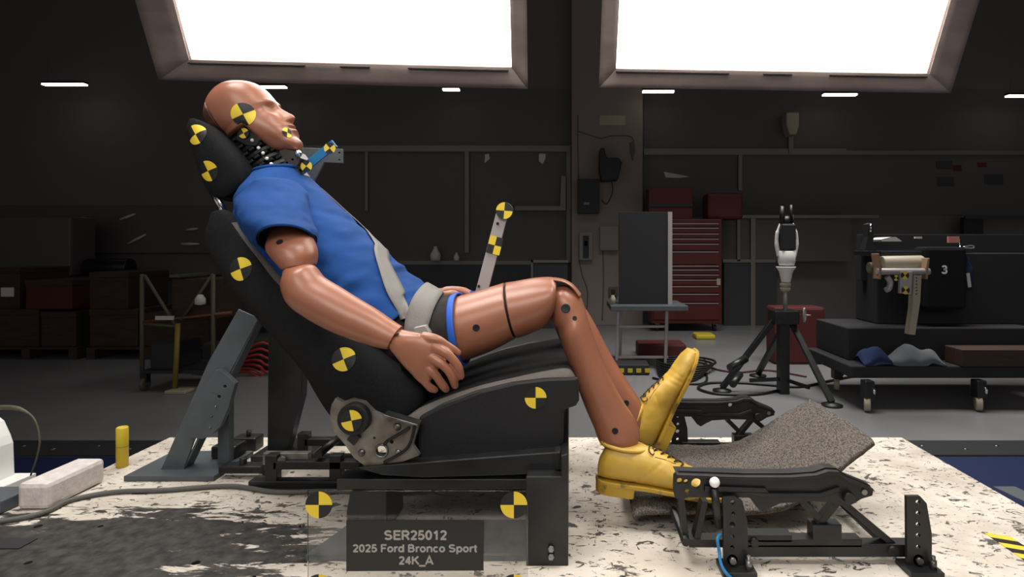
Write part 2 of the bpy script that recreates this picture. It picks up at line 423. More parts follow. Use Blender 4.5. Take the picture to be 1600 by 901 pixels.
# ---- head
KH = 1.40/F; HC = W(388, 178, 1.40)
def lerp(tab, v):
    tab = sorted(tab); 
    if v <= tab[0][0]: return tab[0][1]
    for i in range(len(tab)-1):
        if v <= tab[i+1][0]:
            t = (v-tab[i][0])/(tab[i+1][0]-tab[i][0])
            i0, i3 = max(i-1, 0), min(i+2, len(tab)-1); h = tab[i+1][0]-tab[i][0]
            m0 = (tab[i+1][1]-tab[i0][1])/(tab[i+1][0]-tab[i0][0])*h; m1 = (tab[i3][1]-tab[i][1])/(tab[i3][0]-tab[i][0])*h
            d = tab[i+1][1]-tab[i][1]
            if abs(m0) > abs(3*d): m0 = 3*d
            if abs(m1) > abs(3*d): m1 = 3*d
            return (2*t**3-3*t*t+1)*tab[i][1]+(t**3-2*t*t+t)*m0+(3*t*t-2*t**3)*tab[i+1][1]+(t**3-t*t)*m1
    return tab[-1][1]
Ff = [(52, -2), (50, 9), (46, 19), (41, 27.5), (36, 34), (30, 39), (18, 44), (8, 45.8), (0, 47), (-8, 48), (-14, 46.2), (-20, 45), (-30, 46), (-40, 48), (-50, 50), (-56, 49.5), (-62, 49.5), (-70, 46.5), (-78, 47.5), (-84, 45.5), (-88, 40)]
Fb = [(52, -8), (50, -17), (46, -28), (41, -39), (35, -48), (28, -56), (20, -62), (8, -63), (-8, -57), (-20, -46), (-27.6, -38), (-29, -4), (-40, -1), (-50, 1), (-64, 4), (-75, 9), (-82, 19), (-88, 33)]
Fc = [(60, -5), (20, -4), (-15, -2), (-27, 2), (-30, 4), (-40, 10), (-50, 16), (-64, 26), (-75, 32), (-88, 38)]
Fw = [(52, 12), (50, 22), (46, 32), (40, 40), (30, 47), (18, 49), (0, 48), (-14, 46), (-20, 44.5), (-30, 43), (-40, 41), (-50, 38), (-60, 34), (-70, 29), (-80, 23), (-88, 12)]
Nz = [(-8, 0), (-14, 2.5), (-17, 4), (-24, 7), (-32, 10.5), (-38, 13), (-42, 13.5), (-44.5, 10), (-47, 3), (-49, 0)]
def g(x, c, s): return math.exp(-((x-c)/s)**2)
def headpt(v, t):
    f, b, hw = lerp(Ff, v), lerp(Fb, v), lerp(Fw, v); cu = lerp(Fc, v)
    n = 2.15; ct, st = math.cos(t), math.sin(t); nb = n if v > -20 else min(3.2, 2.15+(-20-v)*.05); u = cu+((f-cu)*sup(ct, n) if ct > 0 else (cu-b)*sup(ct, nb)); ww = hw*sup(st, n if ct > 0 else nb)
    if ct > 0:
        k = min(1, ct*2.2)
        nz = lerp(Nz, v) if v < -8 else 0
        u += nz*g(ww, 0, 5+5*min(1, max(0, (-14-v)/26)))*k
        u += k*(-6.5*g(abs(ww), 17, 9)*g(v, -19, 6.5)+2.6*g(abs(ww), 18, 6)*g(v, -20, 4)+1.8*g(v, -8.5, 4)*g(abs(ww), 16, 12))
        u += k*(3.2*g(v, -52, 2.3)*g(ww, 0, 13)+3.0*g(v, -60.5, 2.8)*g(ww, 0, 12)-2.2*g(v, -56, 1.6)*g(ww, 0, 14)+1.5*g(v, -80, 6)*g(ww, 0, 10))
        u += k*1.5*g(abs(ww), 26, 9)*g(v, -32, 8)
    return u, v, ww
HU, HV = Vector((.85, 0, .53)), Vector((-.53, 0, .85))
def hworld(u, v, ww): return HC+(HU*u*.955+HV*v+Vector((0, -1, 0))*ww)*KH
hb = MB(); vsn = [52-140.0*i/120 for i in range(121)]; vsn = [52, 51.6]+[v for v in vsn if v < 51.2 and not -30 < v < -26.6]+[-27.6, -29.0]; vsn = sorted(set(vsn), reverse=True)
SG = 120; vs = [hworld(*headpt(v, 2*math.pi*k/SG)) for v in vsn for k in range(SG)]
fs = [(i*SG+k, i*SG+(k+1) % SG, (i+1)*SG+(k+1) % SG, (i+1)*SG+k) for i in range(len(vsn)-1) for k in range(SG)]
fs += [tuple(range(SG)), tuple(range((len(vsn)-1)*SG, len(vsn)*SG))[::-1]]
hb.add(vs, fs, 0, True); head_bvh = hb.bvh()
def cut(mb, name, co, no, m, parent, scale=None):
    o = mb.done(name, m, parent); bm = bmesh.new(); bm.from_mesh(o.data)
    geom = bm.verts[:]+bm.edges[:]+bm.faces[:]
    r = bmesh.ops.bisect_plane(bm, geom=geom, plane_co=co, plane_no=no, clear_outer=True)
    e = [x for x in r['geom_cut'] if isinstance(x, bmesh.types.BMEdge)]; bmesh.ops.edgenet_fill(bm, edges=e)
    if scale: bmesh.ops.scale(bm, vec=scale, verts=bm.verts, space=Matrix.Translation(-co))
    bmesh.ops.recalc_face_normals(bm, faces=bm.faces); bm.to_mesh(o.data); bm.free(); return o
s1, s2 = hworld(-31, 47, 0), hworld(-36, -28, 0); sd = (s2-s1).normalized(); sn = Vector((0, 1, 0)).cross(sd); 
if sn.dot(HU) < 0: sn = -sn
head = cut(hb, 'head', s1, -sn, 'skin', dummy)
skull_cap = cut(hb, 'skull_cap', s1-sn*.006, sn, 'skin_dark', dummy, scale=(.95, .95, .95))
lab(skull_cap, 'darker brown skull cap at the back of the head')
target(head, 380, 178.5, 18, -64, head_bvh); target(head, 448.5, 207, 8.2, 92, head_bvh)
# ---- neck: stacked rubber discs and plates
nA, nB = W(390, 208, 1.40), W(436, 276, 1.40); nd = (nB-nA).normalized(); nx = Vector((0, 1, 0)).cross(nd)
def disc(c, rx, ry, h, mb, seg=32, mi=0):
    prof = [(.01, -h/2), (.94, -h/2), (1, -h*.3), (1, h*.3), (.94, h/2), (.01, h/2)]; vs = []
    for r, q in prof:
        for k in range(seg): a = 2*math.pi*k/seg; vs.append(c+nx*(rx*r*math.cos(a))+Vector((0, ry*r*math.sin(a), 0))+nd*q)
    fs = [(i*seg+k, i*seg+(k+1) % seg, (i+1)*seg+(k+1) % seg, (i+1)*seg+k) for i in range(5) for k in range(seg)]
    return mb.add(vs, fs, mi, False)
neck = MB().tube([nA-nd*.01, nB], .034, 24).done('neck', 'black_rubber', dummy)
for i in range(6):
    c = nA+(nB-nA)*(.02+i*.17); sh = nx*(.002)
    disc(c, .050, .046, .0115, MB()).done('neck_disc', 'black_rubber', neck)
    m = MB()
    for k in range(7):
        a = R(-80+k*27); q = c+nd*.0092; m.cbox(q+nx*(.044*math.sin(a))+Vector((0, -.042*math.cos(a), 0)), (.013, .013, .007), 0, Matrix((nx, Vector((0, 1, 0)), nd)).transposed())
    m.done('neck_rib', 'black_plastic', neck, bevel=.0015)
for px, py in ((394, 219), (404, 231), (411, 239), (417, 247.5), (424, 256)):
    MB().ball(W(px, py, 1.352), .0042, 0, (1, .8, 1), 14, 8).done('neck_bolt', 'white', neck)
m = MB().cyl(W(466, 240, 1.37), W(466, 240, 1.43), .0085); m.ball(W(466, 240, 1.365), .0085)
m.done('neck_knob', 'chrome', neck)
m = MB(); m.pxprism([(438, 232), (462, 236), (470, 247), (462, 262), (470, 272), (452, 276), (430, 262)], 1.375, 1.425, [(457, 249, 2), (448, 254, 2)])
m.done('neck_bracket', 'collar', neck, bevel=.002)
tb = MB().pxprism([(370, 205), (384, 198), (396, 204), (408, 216), (400, 228), (380, 226), (366, 218)], 1.352, 1.45)
tb.done('neck_mount', 'black_metal', neck, bevel=.003)
target(neck, 381, 208, 8.2, 30, None, Y=1.349); target(neck, 429, 269, 8.4, -45, None, Y=1.352)
# blue bar with two targets sticking out in front of the chin
bb = MB().beam(W(470, 267, 1.40), W(523, 224, 1.40), .021, .006, (0, 1, 0)).done('blue_bar', 'blue_bar', dummy, bevel=.0008)
bb.data.transform(Matrix.Identity(4))
m = MB().beam(W(462, 266, 1.40), W(481, 259, 1.40), .012, .03).done('bar_clamp', 'collar', dummy, bevel=.002)
target(bb, 479, 259.5, 9, -40, None, Y=1.385, name='target_disc'); target(bb, 515.5, 231.5, 9, -50, None, Y=1.385, name='target_disc')
# ---- torso in shirt
TS = [sec(476, 262, 398, 274, 1.40, .068), sec(500, 282, 382, 296, 1.40, .125), sec(527, 306, 372, 330, 1.40, .158), sec(560, 342, 384, 378, 1.40, .168, n=2.1),
      sec(600, 384, 424, 436, 1.40, .165, n=2.2), sec(640, 421, 500, 500, 1.40, .162, n=2.2), sec(679, 455, 602, 532, 1.40, .162, n=2.2)]
def wr(p, u, t):
    a = .005*(noise.noise(Vector((p.x*14, p.y*14, p.z*30)))+.6*noise.noise(Vector((p.x*30, p.y*20, p.z*60))))
    fold = .010*max(0, noise.noise(Vector((p.x*8+p.z*6, p.y*9, (p.z-.6*p.x)*34))))*max(0, u-.35)*2.2
    return a+fold
tm = MB().loft(TS, 96, 12, None, 'flat', 0, wr)
SL = [sec(474, 284, 398, 292, 1.30, .09), sec(483, 304, 372, 318, 1.255, .085), sec(489, 332, 370, 349, 1.215, .08, 0, -8), sec(495, 352, 382, 372, 1.185, .078, 0, -16), sec(495, 363, 398, 388, 1.17, .074, 2, -21)]
def mirror_sec(ss, dy=0): return [[Vector((c.x, 2*1.40-c.y+dy, c.z)), a, b, n] for c, a, b, n in ss]
def wr2(p, u, t): return .007*noise.noise(Vector((p.x*13, p.y*8, p.z*22)))+.003*noise.noise(p*45)
SLF = [sec(474, 284, 410, 292, 1.50, .09), sec(490, 306, 412, 318, 1.545, .085), sec(512, 335, 425, 350, 1.585, .08, 0, 8), sec(522, 362, 440, 380, 1.61, .074, 0, 12)]
for ss in (SL, SLF):
    tm.loft(ss, 64, 10, 'round', None, 0, wr2)
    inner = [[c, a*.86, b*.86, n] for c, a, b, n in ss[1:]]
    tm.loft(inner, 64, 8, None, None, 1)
    # turned hem at the cuff
    c, a, b, n = ss[-1]; tm.tube([c+a*.975*math.cos(2*math.pi*k/48)+b*.975*math.sin(2*math.pi*k/48) for k in range(48)], .0032, 8, 0, closed=True)
cc, ca, cb, cn = TS[0]
tm.tube([cc+ca*1.0*math.cos(2*math.pi*k/48)+cb*1.0*math.sin(2*math.pi*k/48)+(TS[0][0]-TS[1][0]).normalized()*.002 for k in range(48)], .0045, 10, 0, closed=True)
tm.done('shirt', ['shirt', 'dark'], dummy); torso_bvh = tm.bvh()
# ---- arms
UA = [sec(470, 334, 425, 340, 1.225, .032), sec(481, 354, 420, 366, 1.19, .040), sec(493, 376, 415, 388, 1.165, .049), sec(498, 394, 424, 404, 1.155, .048), sec(496, 410, 438, 420, 1.15, .044)]
FA = [sec(470, 411, 444, 432, 1.135, .03), sec(490, 412, 441, 452, 1.13, .043), sec(506, 430, 452, 478, 1.125, .046), sec(531, 446, 482, 500, 1.12, .046), sec(561, 465, 520, 520, 1.115, .043), sec(590, 483, 556, 533, 1.11, .037), sec(614, 500, 588, 543, 1.105, .031), sec(628, 509, 607, 546, 1.10, .027)]
def arm(ua, fa, sg):
    m = MB().loft(ua, 48, 8, 'round', 'round', capf=.25); u = m.done('upper_arm', 'skin', dummy)
    m2 = MB().loft(fa, 48, 8, 'round', 'flat', capf=.5); f = m2.done('forearm', 'skin', dummy)
    return u, m, f, m2
ua, uam, fa, fam = arm(UA, FA, 1)
hole(ua, 437, 378, 5.2, uam.bvh())
ys = Matrix.Identity(4)
UA2 = [sec(495, 345, 450, 352, 1.575, .032), sec(515, 365, 455, 378, 1.60, .042), sec(532, 392, 468, 405, 1.625, .047), sec(540, 412, 480, 424, 1.635, .045), sec(542, 425, 492, 436, 1.64, .042)]
FA2 = [sec(520, 424, 496, 446, 1.645, .03), sec(545, 425, 500, 458, 1.64, .042), sec(575, 436, 535, 472, 1.62, .044), sec(605, 446, 572, 480, 1.59, .042), sec(630, 452, 605, 480, 1.56, .036), sec(650, 455, 632, 478, 1.53, .03), sec(662, 456, 648, 474, 1.51, .026)]
arm(UA2, FA2, -1)
# wrist joint and hand
def tip(pts, r, mb, seg=14):
    P = spline(pts, 6); n = len(P); rs = [lerp([(0, r[0]), (.5, r[1]), (1, r[2])], i/(n-1))*(1+.06*math.sin(i/(n-1)*math.pi*3.3)) for i in range(n)]
    d = (P[-1]-P[-2]).normalized(); r1 = rs[-1]
    for k in range(1, 6): t = math.pi/2*k/5; P.append(P[n-1]+d*r1*math.sin(t)*.9); rs.append(r1*max(math.cos(t), .05))
    mb.tube(P, rs, seg)
hm = MB()
hm.loft([sec(624, 513, 606, 541, 1.10, .020), sec(640, 517, 616, 553, 1.093, .020, n=2.3), sec(660, 521, 630, 570, 1.09, .0185, n=2.5), sec(679, 530, 648, 588, 1.09, .018, n=2.6), sec(692, 542, 664, 598, 1.093, .015, n=2.6)], 32, 6, 'flat', 'round', capf=.3)
fing = [  # px,py,Y triples
    ([(660, 527, 1.09), (684, 531, 1.085), (700, 541, 1.09), (716, 551, 1.10)], (.0115, .0085, .0068)),
    ([(676, 540, 1.086), (698, 552, 1.08), (714, 570, 1.085), (720, 588, 1.10)], (.0108, .0088, .0074)),
    ([(668, 554, 1.086), (690, 568, 1.078), (705, 585, 1.083), (711, 602, 1.10)], (.0108, .0088, .0074)),
    ([(660, 568, 1.088), (678, 583, 1.082), (690, 599, 1.088), (697, 608, 1.10)], (.0105, .0084, .0072)),
    ([(650, 580, 1.092), (662, 594, 1.088), (672, 605, 1.092), (680, 609, 1.10)], (.0098, .0078, .0065))]
for pts, r in fing: tip([W(*p) for p in pts], r, hm)
HandM = hm
def finish_hand(hm, name='hand'):
    o = hm.done(name, 'skin', dummy)
    md = o.modifiers.new('r', 'REMESH'); md.mode = 'VOXEL'; md.voxel_size = .0017; md.use_smooth_shade = True
    md = o.modifiers.new('s', 'SMOOTH'); md.factor = .5; md.iterations = 5
    return o
hand = finish_hand(hm)
for i, (px, py) in enumerate(((615, 522), (613, 534))):
    m = MB().cyl(W(px, py, 1.085), W(px, py, 1.079), .004, seg=14); m.beam(W(px-2, py+4, 1.081), W(px+8, py-1, 1.078), .003, .003); m.done('wrist_bolt', 'dark', hand)
# far hand resting on the lap
hm2 = MB(); o2 = FA2[-1][0]
hm2.loft([[o2+Vector((0, -.005, 0)), Vector((.012, 0, .016)), Vector((0, -.024, 0)), Vector((2.3, 0, 0))], [W(664, 462, 1.50), Vector((.006, 0, .018)), Vector((0, -.036, 0)), Vector((2.5, 0, 0))], [W(694, 459, 1.48), Vector((.004, 0, .015)), Vector((0, -.040, 0)), Vector((2.6, 0, 0))]], 32, 6, 'flat', 'round', capf=.3)
for k, (dy, l) in enumerate(((0, 0), (.02, 4), (.04, 3), (.06, -4))):
    tip([W(688, 460, 1.445+dy), W(704+l, 453, 1.445+dy), W(722+l, 455, 1.445+dy), W(734+l, 463, 1.445+dy)], (.0115, .0100, .0082), hm2)
tip([W(672, 468, 1.45), W(692, 462, 1.41), W(706, 459, 1.405), W(714, 460, 1.41)], (.0125, .0105, .0085), hm2)
finish_hand(hm2)
# ---- legs
def skinpart(name, secs, c0='flat', c1='flat', capf=.3, seg=56, mtn='skin', par=None):
    m = MB().loft(secs, seg, 8, c0, c1, capf=capf); return m.done(name, mtn, par or dummy), m
def shift(ss, dx, dY, Ys=None):
    return [[c+Vector((dx, dY, 0)), a, b, n] for c, a, b, n in ss]
TH1 = [sec(700, 466, 708, 568, 1.285, .086, n=2.15), sec(724, 460, 736, 560, 1.285, .086, n=2.15), sec(758, 451, 772, 546, 1.285, .083, n=2.15), sec(788, 443, 806, 528, 1.285, .08, n=2.1)]
TH2 = [sec(791.5, 442, 809.5, 527, 1.285, .08, n=2.1), sec(814, 437, 828, 521, 1.285, .078), sec(840, 433, 850, 510, 1.285, .075), sec(862, 432.5, 864, 492, 1.285, .070), sec(869, 437, 868, 478, 1.285, .062)]
KN = [sec(868, 447, 861, 480, 1.285, .036), sec(886, 445, 862, 492, 1.285, .046), sec(903, 456, 866, 506, 1.285, .052), sec(912, 474, 872, 516, 1.285, .055), sec(918, 495, 875, 528, 1.28, .057), sec(927, 523, 880, 545, 1.28, .056), sec(937, 549, 888, 566, 1.28, .053), sec(949, 576, 897, 590, 1.28, .05), sec(961, 602, 906, 614, 1.28, .047), sec(975, 628, 916, 640, 1.28, .044), sec(992, 654, 927, 665, 1.28, .043), sec(1000, 678, 937, 690, 1.28, .042), sec(992, 698, 955, 706, 1.28, .034)]
t1, t1m = skinpart('thigh', TH1); t2, t2m = skinpart('knee_flesh', TH2, c1='round', capf=.12)
MB().loft([[TH1[-1][0]-Vector((.004, 0, 0)), TH1[-1][1]*.93, TH1[-1][2]*.93, TH1[-1][3]], [TH2[0][0]+Vector((.006, 0, 0)), TH2[0][1]*.93, TH2[0][2]*.93, TH2[0][3]]], 40, 1, 'flat', 'flat').done('thigh_joint', 'hole', dummy)
kn, knm = skinpart('lower_leg', KN, 'round', 'round', capf=.4)
hole(t1, 744, 512, 5.6, t1m.bvh()); hole(kn, 884, 481.5, 7.2, knm.bvh(), 'knee_bolt', 'black_plastic'); hole(kn, 898, 497, 3.6, knm.bvh()); hole(kn, 961, 673, 5, knm.bvh())
# small hinge flap on top of the knee
m = MB().loft([sec(866, 433, 868, 440, 1.285, .035), sec(882, 436, 880, 442, 1.285, .036), sec(896, 444, 892, 450, 1.285, .036), sec(908, 458, 902, 464, 1.285, .034)], 24, 5, 'round', 'round'); m.done('knee_flap', 'skin', dummy)
# far leg: same parts, a leg's distance further back, foot pushed out a little more
DXF = -.004
FT1 = [sec(700, 466, 712, 548, 1.515, .080), sec(735, 456, 750, 532, 1.515, .078), sec(765, 448, 780, 520, 1.515, .076), sec(787, 441.5, 800, 510, 1.515, .074)]
FT2 = [sec(790, 441, 803, 510, 1.515, .074), sec(815, 438, 825, 505, 1.515, .072), sec(840, 437, 846, 495, 1.515, .068), sec(858, 442, 858, 482, 1.515, .06)]
FK = [sec(868, 452, 850, 484, 1.515, .035), sec(884, 455, 856, 494, 1.515, .045), sec(905, 470, 862, 504, 1.515, .05), sec(918, 486, 868, 516, 1.515, .053), sec(931, 508, 880, 540, 1.515, .053), sec(954, 552, 905, 578, 1.515, .052), sec(978, 591, 933, 617, 1.515, .048), sec(998, 622, 955, 645, 1.515, .043), sec(1008, 645, 968, 664, 1.515, .040), sec(1010, 664, 982, 680, 1.515, .034)]
ft1, f1m = skinpart('thigh', FT1); skinpart('knee_flesh', FT2, c1='round', capf=.12); fk, fkm = skinpart('lower_leg', FK, 'round', 'round', capf=.4)
hole(fk, 978.5, 629.5, 4.6, fkm.bvh())
# ---- shorts
PV = [sec(664, 450, 602, 530, 1.40, .148, n=2.2), sec(682, 452, 622, 578, 1.40, .165, n=2.4), sec(700, 464, 668, 598, 1.40, .160, n=2.4)]
LS = [sec(664, 452, 640, 585, 1.295, .098, n=2.2), sec(692, 461, 692, 578, 1.29, .097, n=2.2), sec(712, 460, 727, 566, 1.285, .094, n=2.2)]
LSF = [sec(664, 452, 640, 575, 1.50, .092, n=2.2), sec(700, 459, 700, 560, 1.51, .09, n=2.2), sec(730, 456, 742, 544, 1.515, .086, n=2.2)]
sm = MB().loft(PV, 64, 10, 'round', 'round', 0, wr2, capf=.15)
for q in (LS, LSF): sm.loft(q, 64, 10, 'round', 'flat', 0, wr2, capf=.2)
shorts = sm.done('shorts', 'shorts', dummy); shorts_bvh = sm.bvh()
for q in (LS, LSF):
    c, a, b, n = q[-1]; d = (q[-1][0]-q[-2][0]).normalized()
    hmn = MB().loft([[c-d*.008, a*1.02, b*1.02, n], [c+d*.006, a*1.035, b*1.035, n]], 64, 3, None, None)
    hmn.done('shorts_hem', 'hem', shorts, solid=.004)
m = MB().loft([sec(722, 452, 724, 466, 1.46, .012), sec(732, 455, 734, 468, 1.46, .02), sec(743, 453, 746, 465, 1.46, .014)], 20, 5, disp=wrinkle(.004, f=60)); m.done('shirt_tail', 'shirt', dummy)
# ---- shoes
def shoe(org, ang, yaw, name='shoe', roll=0, ysgn=1):
    """local x = toe, z = up, sole at z=0; org = heel bottom"""
    ca, sa = math.cos(ang), math.sin(ang)
    Mx = Matrix.Translation(org) @ Matrix.Rotation(yaw, 4, 'Z') @ Matrix.Rotation(-ang, 4, 'Y') @ Matrix.Rotation(roll, 4, 'X')
    def row(x, z0, z1, y, n, off=0): # upper cross-section
        return [Mx @ Vector((x, off, (z0+z1)/2)), Mx.to_3x3() @ Vector((0, 0, (z1-z0)/2)), Mx.to_3x3() @ Vector((0, y, 0)), Vector((n, 0, 0))]
    rows = [row(.004, .022, .070, .022, 2.2), row(.018, .020, .094, .031, 2.4), row(.045, .020, .100, .036, 2.5), row(.085, .018, .097, .037, 2.4), row(.115, .016, .094, .038, 2.2), row(.145, .015, .083, .042, 2.2), row(.180, .014, .066, .047, 2.3, .002), row(.215, .013, .053, .049, 2.5, .003), row(.250, .012, .046, .044, 2.6, .003), row(.275, .011, .038, .030, 2.5, .002)]
    def cre(p, u, t):
        l = Mx.inverted() @ p; d = 0
        if l.z > .03: d += -.0022*g(l.x, .195, .006)-.0018*g(l.x, .207, .005)-.0015*g(l.x, .182, .004)
        if abs(l.y) > .015 and l.z < .075: d += -.0018*g(l.x-(l.z-.03)*1.1, .085, .0025)
        return d+.0008*noise.noise(p*60)
    up = MB().loft(rows, 56, 9, 'round', 'round', 0, cre, capf=.35)
    # collar opening (dark rim) around the ankle
    up.tube([Mx @ Vector((.052+.050*math.cos(2*math.pi*k/40), .033*math.sin(2*math.pi*k/40), .094-.0035*math.cos(2*math.pi*k/40))) for k in range(40)], .0042, 8, 0, closed=True)
    u = up.done(name, 'shoe', dummy)
    def outline(s):
        pts = [(-.006, 0), (.004, .024), (.03, .034), (.08, .035), (.12, .036), (.16, .043), (.205, .051), (.24, .049), (.268, .036), (.285, .012)]
        q = spline([(x, y, 0) for x, y in pts], 5); top = [(p.x, p.y*s) for p in q]; return top+[(p.x, -p.y*s) for p in q[::-1]][1:-1]
    o = outline(1.03); m = MB(); n = len(o)
    def lay(z0, z1, f0, f1):
        def zz(x, z): return z
        vs = [Mx @ Vector((x*f0, y*f0, z0)) for x, y in o]+[Mx @ Vector((x, y*f1, z1)) for x, y in o]
        m.add(vs, [(i, (i+1) % n, n+(i+1) % n, n+i) for i in range(n)]+[tuple(range(n))[::-1], tuple(range(n, 2*n))], 0)
    lay(.012, .021, 1, 1)
    m.done('shoe_sole', 'shoe_sole', u, bevel=.0015)
    oh = [p for p in o if p[0] < .082]; oh = [p for p in oh if p[1] > 0][:]+[(.082, .034), (.082, -.034)]+[p for p in oh if p[1] <= 0]
    oh = [(x, y*.98) for x, y in oh]; m = MB(); n = len(oh)
    vs = [Mx @ Vector((x*.97+.001, y*.97, -.008)) for x, y in oh]+[Mx @ Vector((x, y, .0125)) for x, y in oh]
    m.add(vs, [(i, (i+1) % n, n+(i+1) % n, n+i) for i in range(n)]+[tuple(range(n))[::-1], tuple(range(n, 2*n))]); m.done('shoe_heel', 'shoe_sole', u, bevel=.001)
    # welt line, laces
    ub = up.bvh()
    def onto(x, y, off=.0015):
        p = Mx @ Vector((x, y, .2)); d = Mx.to_3x3() @ Vector((0, 0, -1)); h, nn, _, _ = ub.ray_cast(p, d)
        return h-d*off if h is not None else Mx @ Vector((x, y, .07))
    m = MB()
    for i in range(5):
        x = .118+i*.0145; w_ = .011+.0005*i
        m.tube([onto(x, -w_, .001), onto(x+.003, -w_*.5, .003), onto(x+.006, 0, .0035), onto(x+.003, w_*.5, .003), onto(x, w_, .001)], .0016, 6)
        if i < 4: m.tube([onto(x, -w_, .001), onto(x+.008, 0, .004), onto(x+.0145, w_, .001)], .0016, 6)
    kx = .112
    for sg in (-1, 1):
        c = onto(kx, 0, .006); m.tube([c]+[c+Mx.to_3x3() @ Vector((-.006*math.sin(t), sg*(.014*(1-math.cos(t))), -.010*math.sin(t/2)+.004*math.sin(t))) for t in (.6, 1.2, 1.8, 2.4, 3.1, 3.8, 4.5, 5.2, 5.9)], .0014, 6)
    m.done('laces', 'lace', u)
    m = MB()
    for sg in (-1, 1):   # stitched seam of the lace facing
        m.tube([onto(.165+.0*k, sg*(.014+.002*k), .0004) for k in range(2)]+[onto(.16-.02*k, sg*(.019+.0035*k), .0004) for k in range(3)], .0007, 5)
    m.done('seam', 'lace', u)
    return u
shoe(W(934, 757, 1.27), R(-3.5), R(-9))
shoe(W(1029, 704, 1.515)+Vector((0, 0, 0)), R(66), R(2))
# ---- hip angle bar with targets
hbar = MB().beam(W(752, 458, 1.41), W(784, 336, 1.41), .029, .008, (0, 1, 0)).done('hip_bar', 'bar_grey', dummy, bevel=.001)
for px, py in ((777.5, 349), (748, 447)):
    MB().cyl(W(px, py, 1.409), W(px, py, 1.402), .0035, seg=12).done('bar_hole_shade', 'hole', hbar)  # dark studs paint the shade of drilled holes
hc = W(788, 328.8, 1.40); m = MB().cyl(hc+Vector((0, .02, 0)), hc, .0205, seg=32); m.done('target_hub', 'black', hbar, bevel=.002)
target(hbar, 788, 329, 13, 85, None, Y=1.396, name='target_disc')
q = [W(772.5, 382, 1.40)+d for d in ()]; m = MB(); ax = (W(784, 336, 1.40)-W(752, 458, 1.40)).normalized(); bx = Vector((ax.z, 0, -ax.x))
c = W(773, 383, 1.4025)
for i in range(2):
    for j in range(2):
        lo = c+bx*(i-1)*.0165+ax*(j-1)*.0215; m.add([lo, lo+bx*.0165, lo+bx*.0165+ax*.0215, lo+ax*.0215, lo+Vector((0, .0015, 0)), lo+bx*.0165+Vector((0, .0015, 0)), lo+bx*.0165+ax*.0215+Vector((0, .0015, 0)), lo+ax*.0215+Vector((0, .0015, 0))], [(0, 1, 2, 3), (0, 4, 5, 1), (1, 5, 6, 2), (2, 6, 7, 3), (3, 7, 4, 0)], (i+j+1) % 2)
m.done('target_plate', ['yellow', 'black'], hbar)

# ================================================================ SEAT BELT
belt = thing('seat_belt', 'grey webbing seat belt crossing the blue shirt and the lap', 'seat belt', (-.35, 1.25, .45))
RT = lofted(TS, 10, None, None)
def tsurf(s, th, off=.006):
    i = min(max(s, 0), 5.999)*10; k = int(i); f = i-k; r0, r1 = RT[k], RT[min(k+1, len(RT)-1)]; c, a, b, n = [r0[j]*(1-f)+r1[j]*f for j in range(4)]
    e = (a*sup(math.cos(th), n.x)+b*sup(math.sin(th), n.x)); return c+e+e.normalized()*off
def nrm(s, th):
    d1 = tsurf(s+.05, th)-tsurf(s-.05, th); d2 = tsurf(s, th+.03)-tsurf(s, th-.03); n = d1.cross(d2).normalized(); c = tsurf(s, th)-tsurf(s, th, -.05)
    return n if n.dot(c) > 0 else -n
cps = spline([(4.15, R(3), 0), (3.8, R(-10), 0), (3.3, R(-26), 0), (2.6, R(-46), 0), (1.9, R(-55), 0), (1.3, R(-62), 0), (.85, R(-75), 0), (.7, R(-95), 0)], 3)
cen = [tsurf(p.x, p.y) for p in cps]; nn = [nrm(p.x, p.y) for p in cps]
vis = []
for px, py in ((645, 512), (634, 497), (624, 474), (614, 450), (603, 424), (594, 402)):
    d = (W(px, py, 1)-Vector((0, 0, CZ))).normalized(); h, hn, _, _ = torso_bvh.ray_cast(Vector((0, 0, CZ)), d)
    if h is not None:
        if hn.dot(d) > 0: hn = -hn
        vis.append((h+hn*.005, hn))
cen = [W(676, 552, 1.185), W(659, 530, 1.195)]+[v[0] for v in vis]+cen; nn = [Vector((.1, -1, .1)).normalized()]*2+[v[1] for v in vis]+nn
q_ = spline(cen, 6); nn = [v.normalized() for v in spline(nn, 6)]; cen = q_
def ribbon(cen, nn, wd, name, par, bv=None, ctr=None, cb=None, nvis=0, push=None):
    m = MB(); n = len(cen); vs = []
    for i in range(n):
        t = (cen[min(i+1, n-1)]-cen[max(i-1, 0)]).normalized(); x = t.cross(nn[i]).normalized()
        for k in range(5): vs.append(cen[i]+x*wd*(k/4-.5)+nn[i]*.0006*math.cos((k/4-.5)*math.pi))
    if cb:
        for q in range(nvis*5):
            d = (vs[q]-Vector((0, 0, CZ))); L0 = d.length; d.normalize()
            for b_ in cb:
                h, _, _, dist = b_.ray_cast(Vector((0, 0, CZ)), d)
                if h is not None and dist-.006 < L0: L0 = dist-.006; vs[q] = d*L0+Vector((0, 0, CZ))
    if push:
        vs = [v if q < nvis*5 else push(v) for q, v in enumerate(vs)]
        for _ in range(5):
            vs = [v if q < 5 or q >= len(vs)-5 else (vs[q-5]+v*2+vs[q+5])/4 for q, v in enumerate(vs)]
    if bv:
        for q, p in enumerate(vs):
            c = Vector(ctr); c.y = p.y if abs(p.y-c.y) < .1 else c.y+math.copysign(.1, p.y-c.y); d = (p-c).normalized()
            for b_ in bv:
                h, _, _, dist = b_.ray_cast(c+d*.35, -d)
                if h is not None and (h-c).length+.005 > (vs[q]-c).length: vs[q] = h+d*.005
    m.add(vs, [(i*5+k, i*5+k+1, (i+1)*5+k+1, (i+1)*5+k) for i in range(n-1) for k in range(4)], 0, True)
    return m.done(name, 'belt', par, solid=.0018)
def smooth(l, it=3):
    for _ in range(it): l = [l[0]]+[(l[i-1]+l[i]*2+l[i+1])/4 for i in range(1, len(l)-1)]+[l[-1]]
    return l
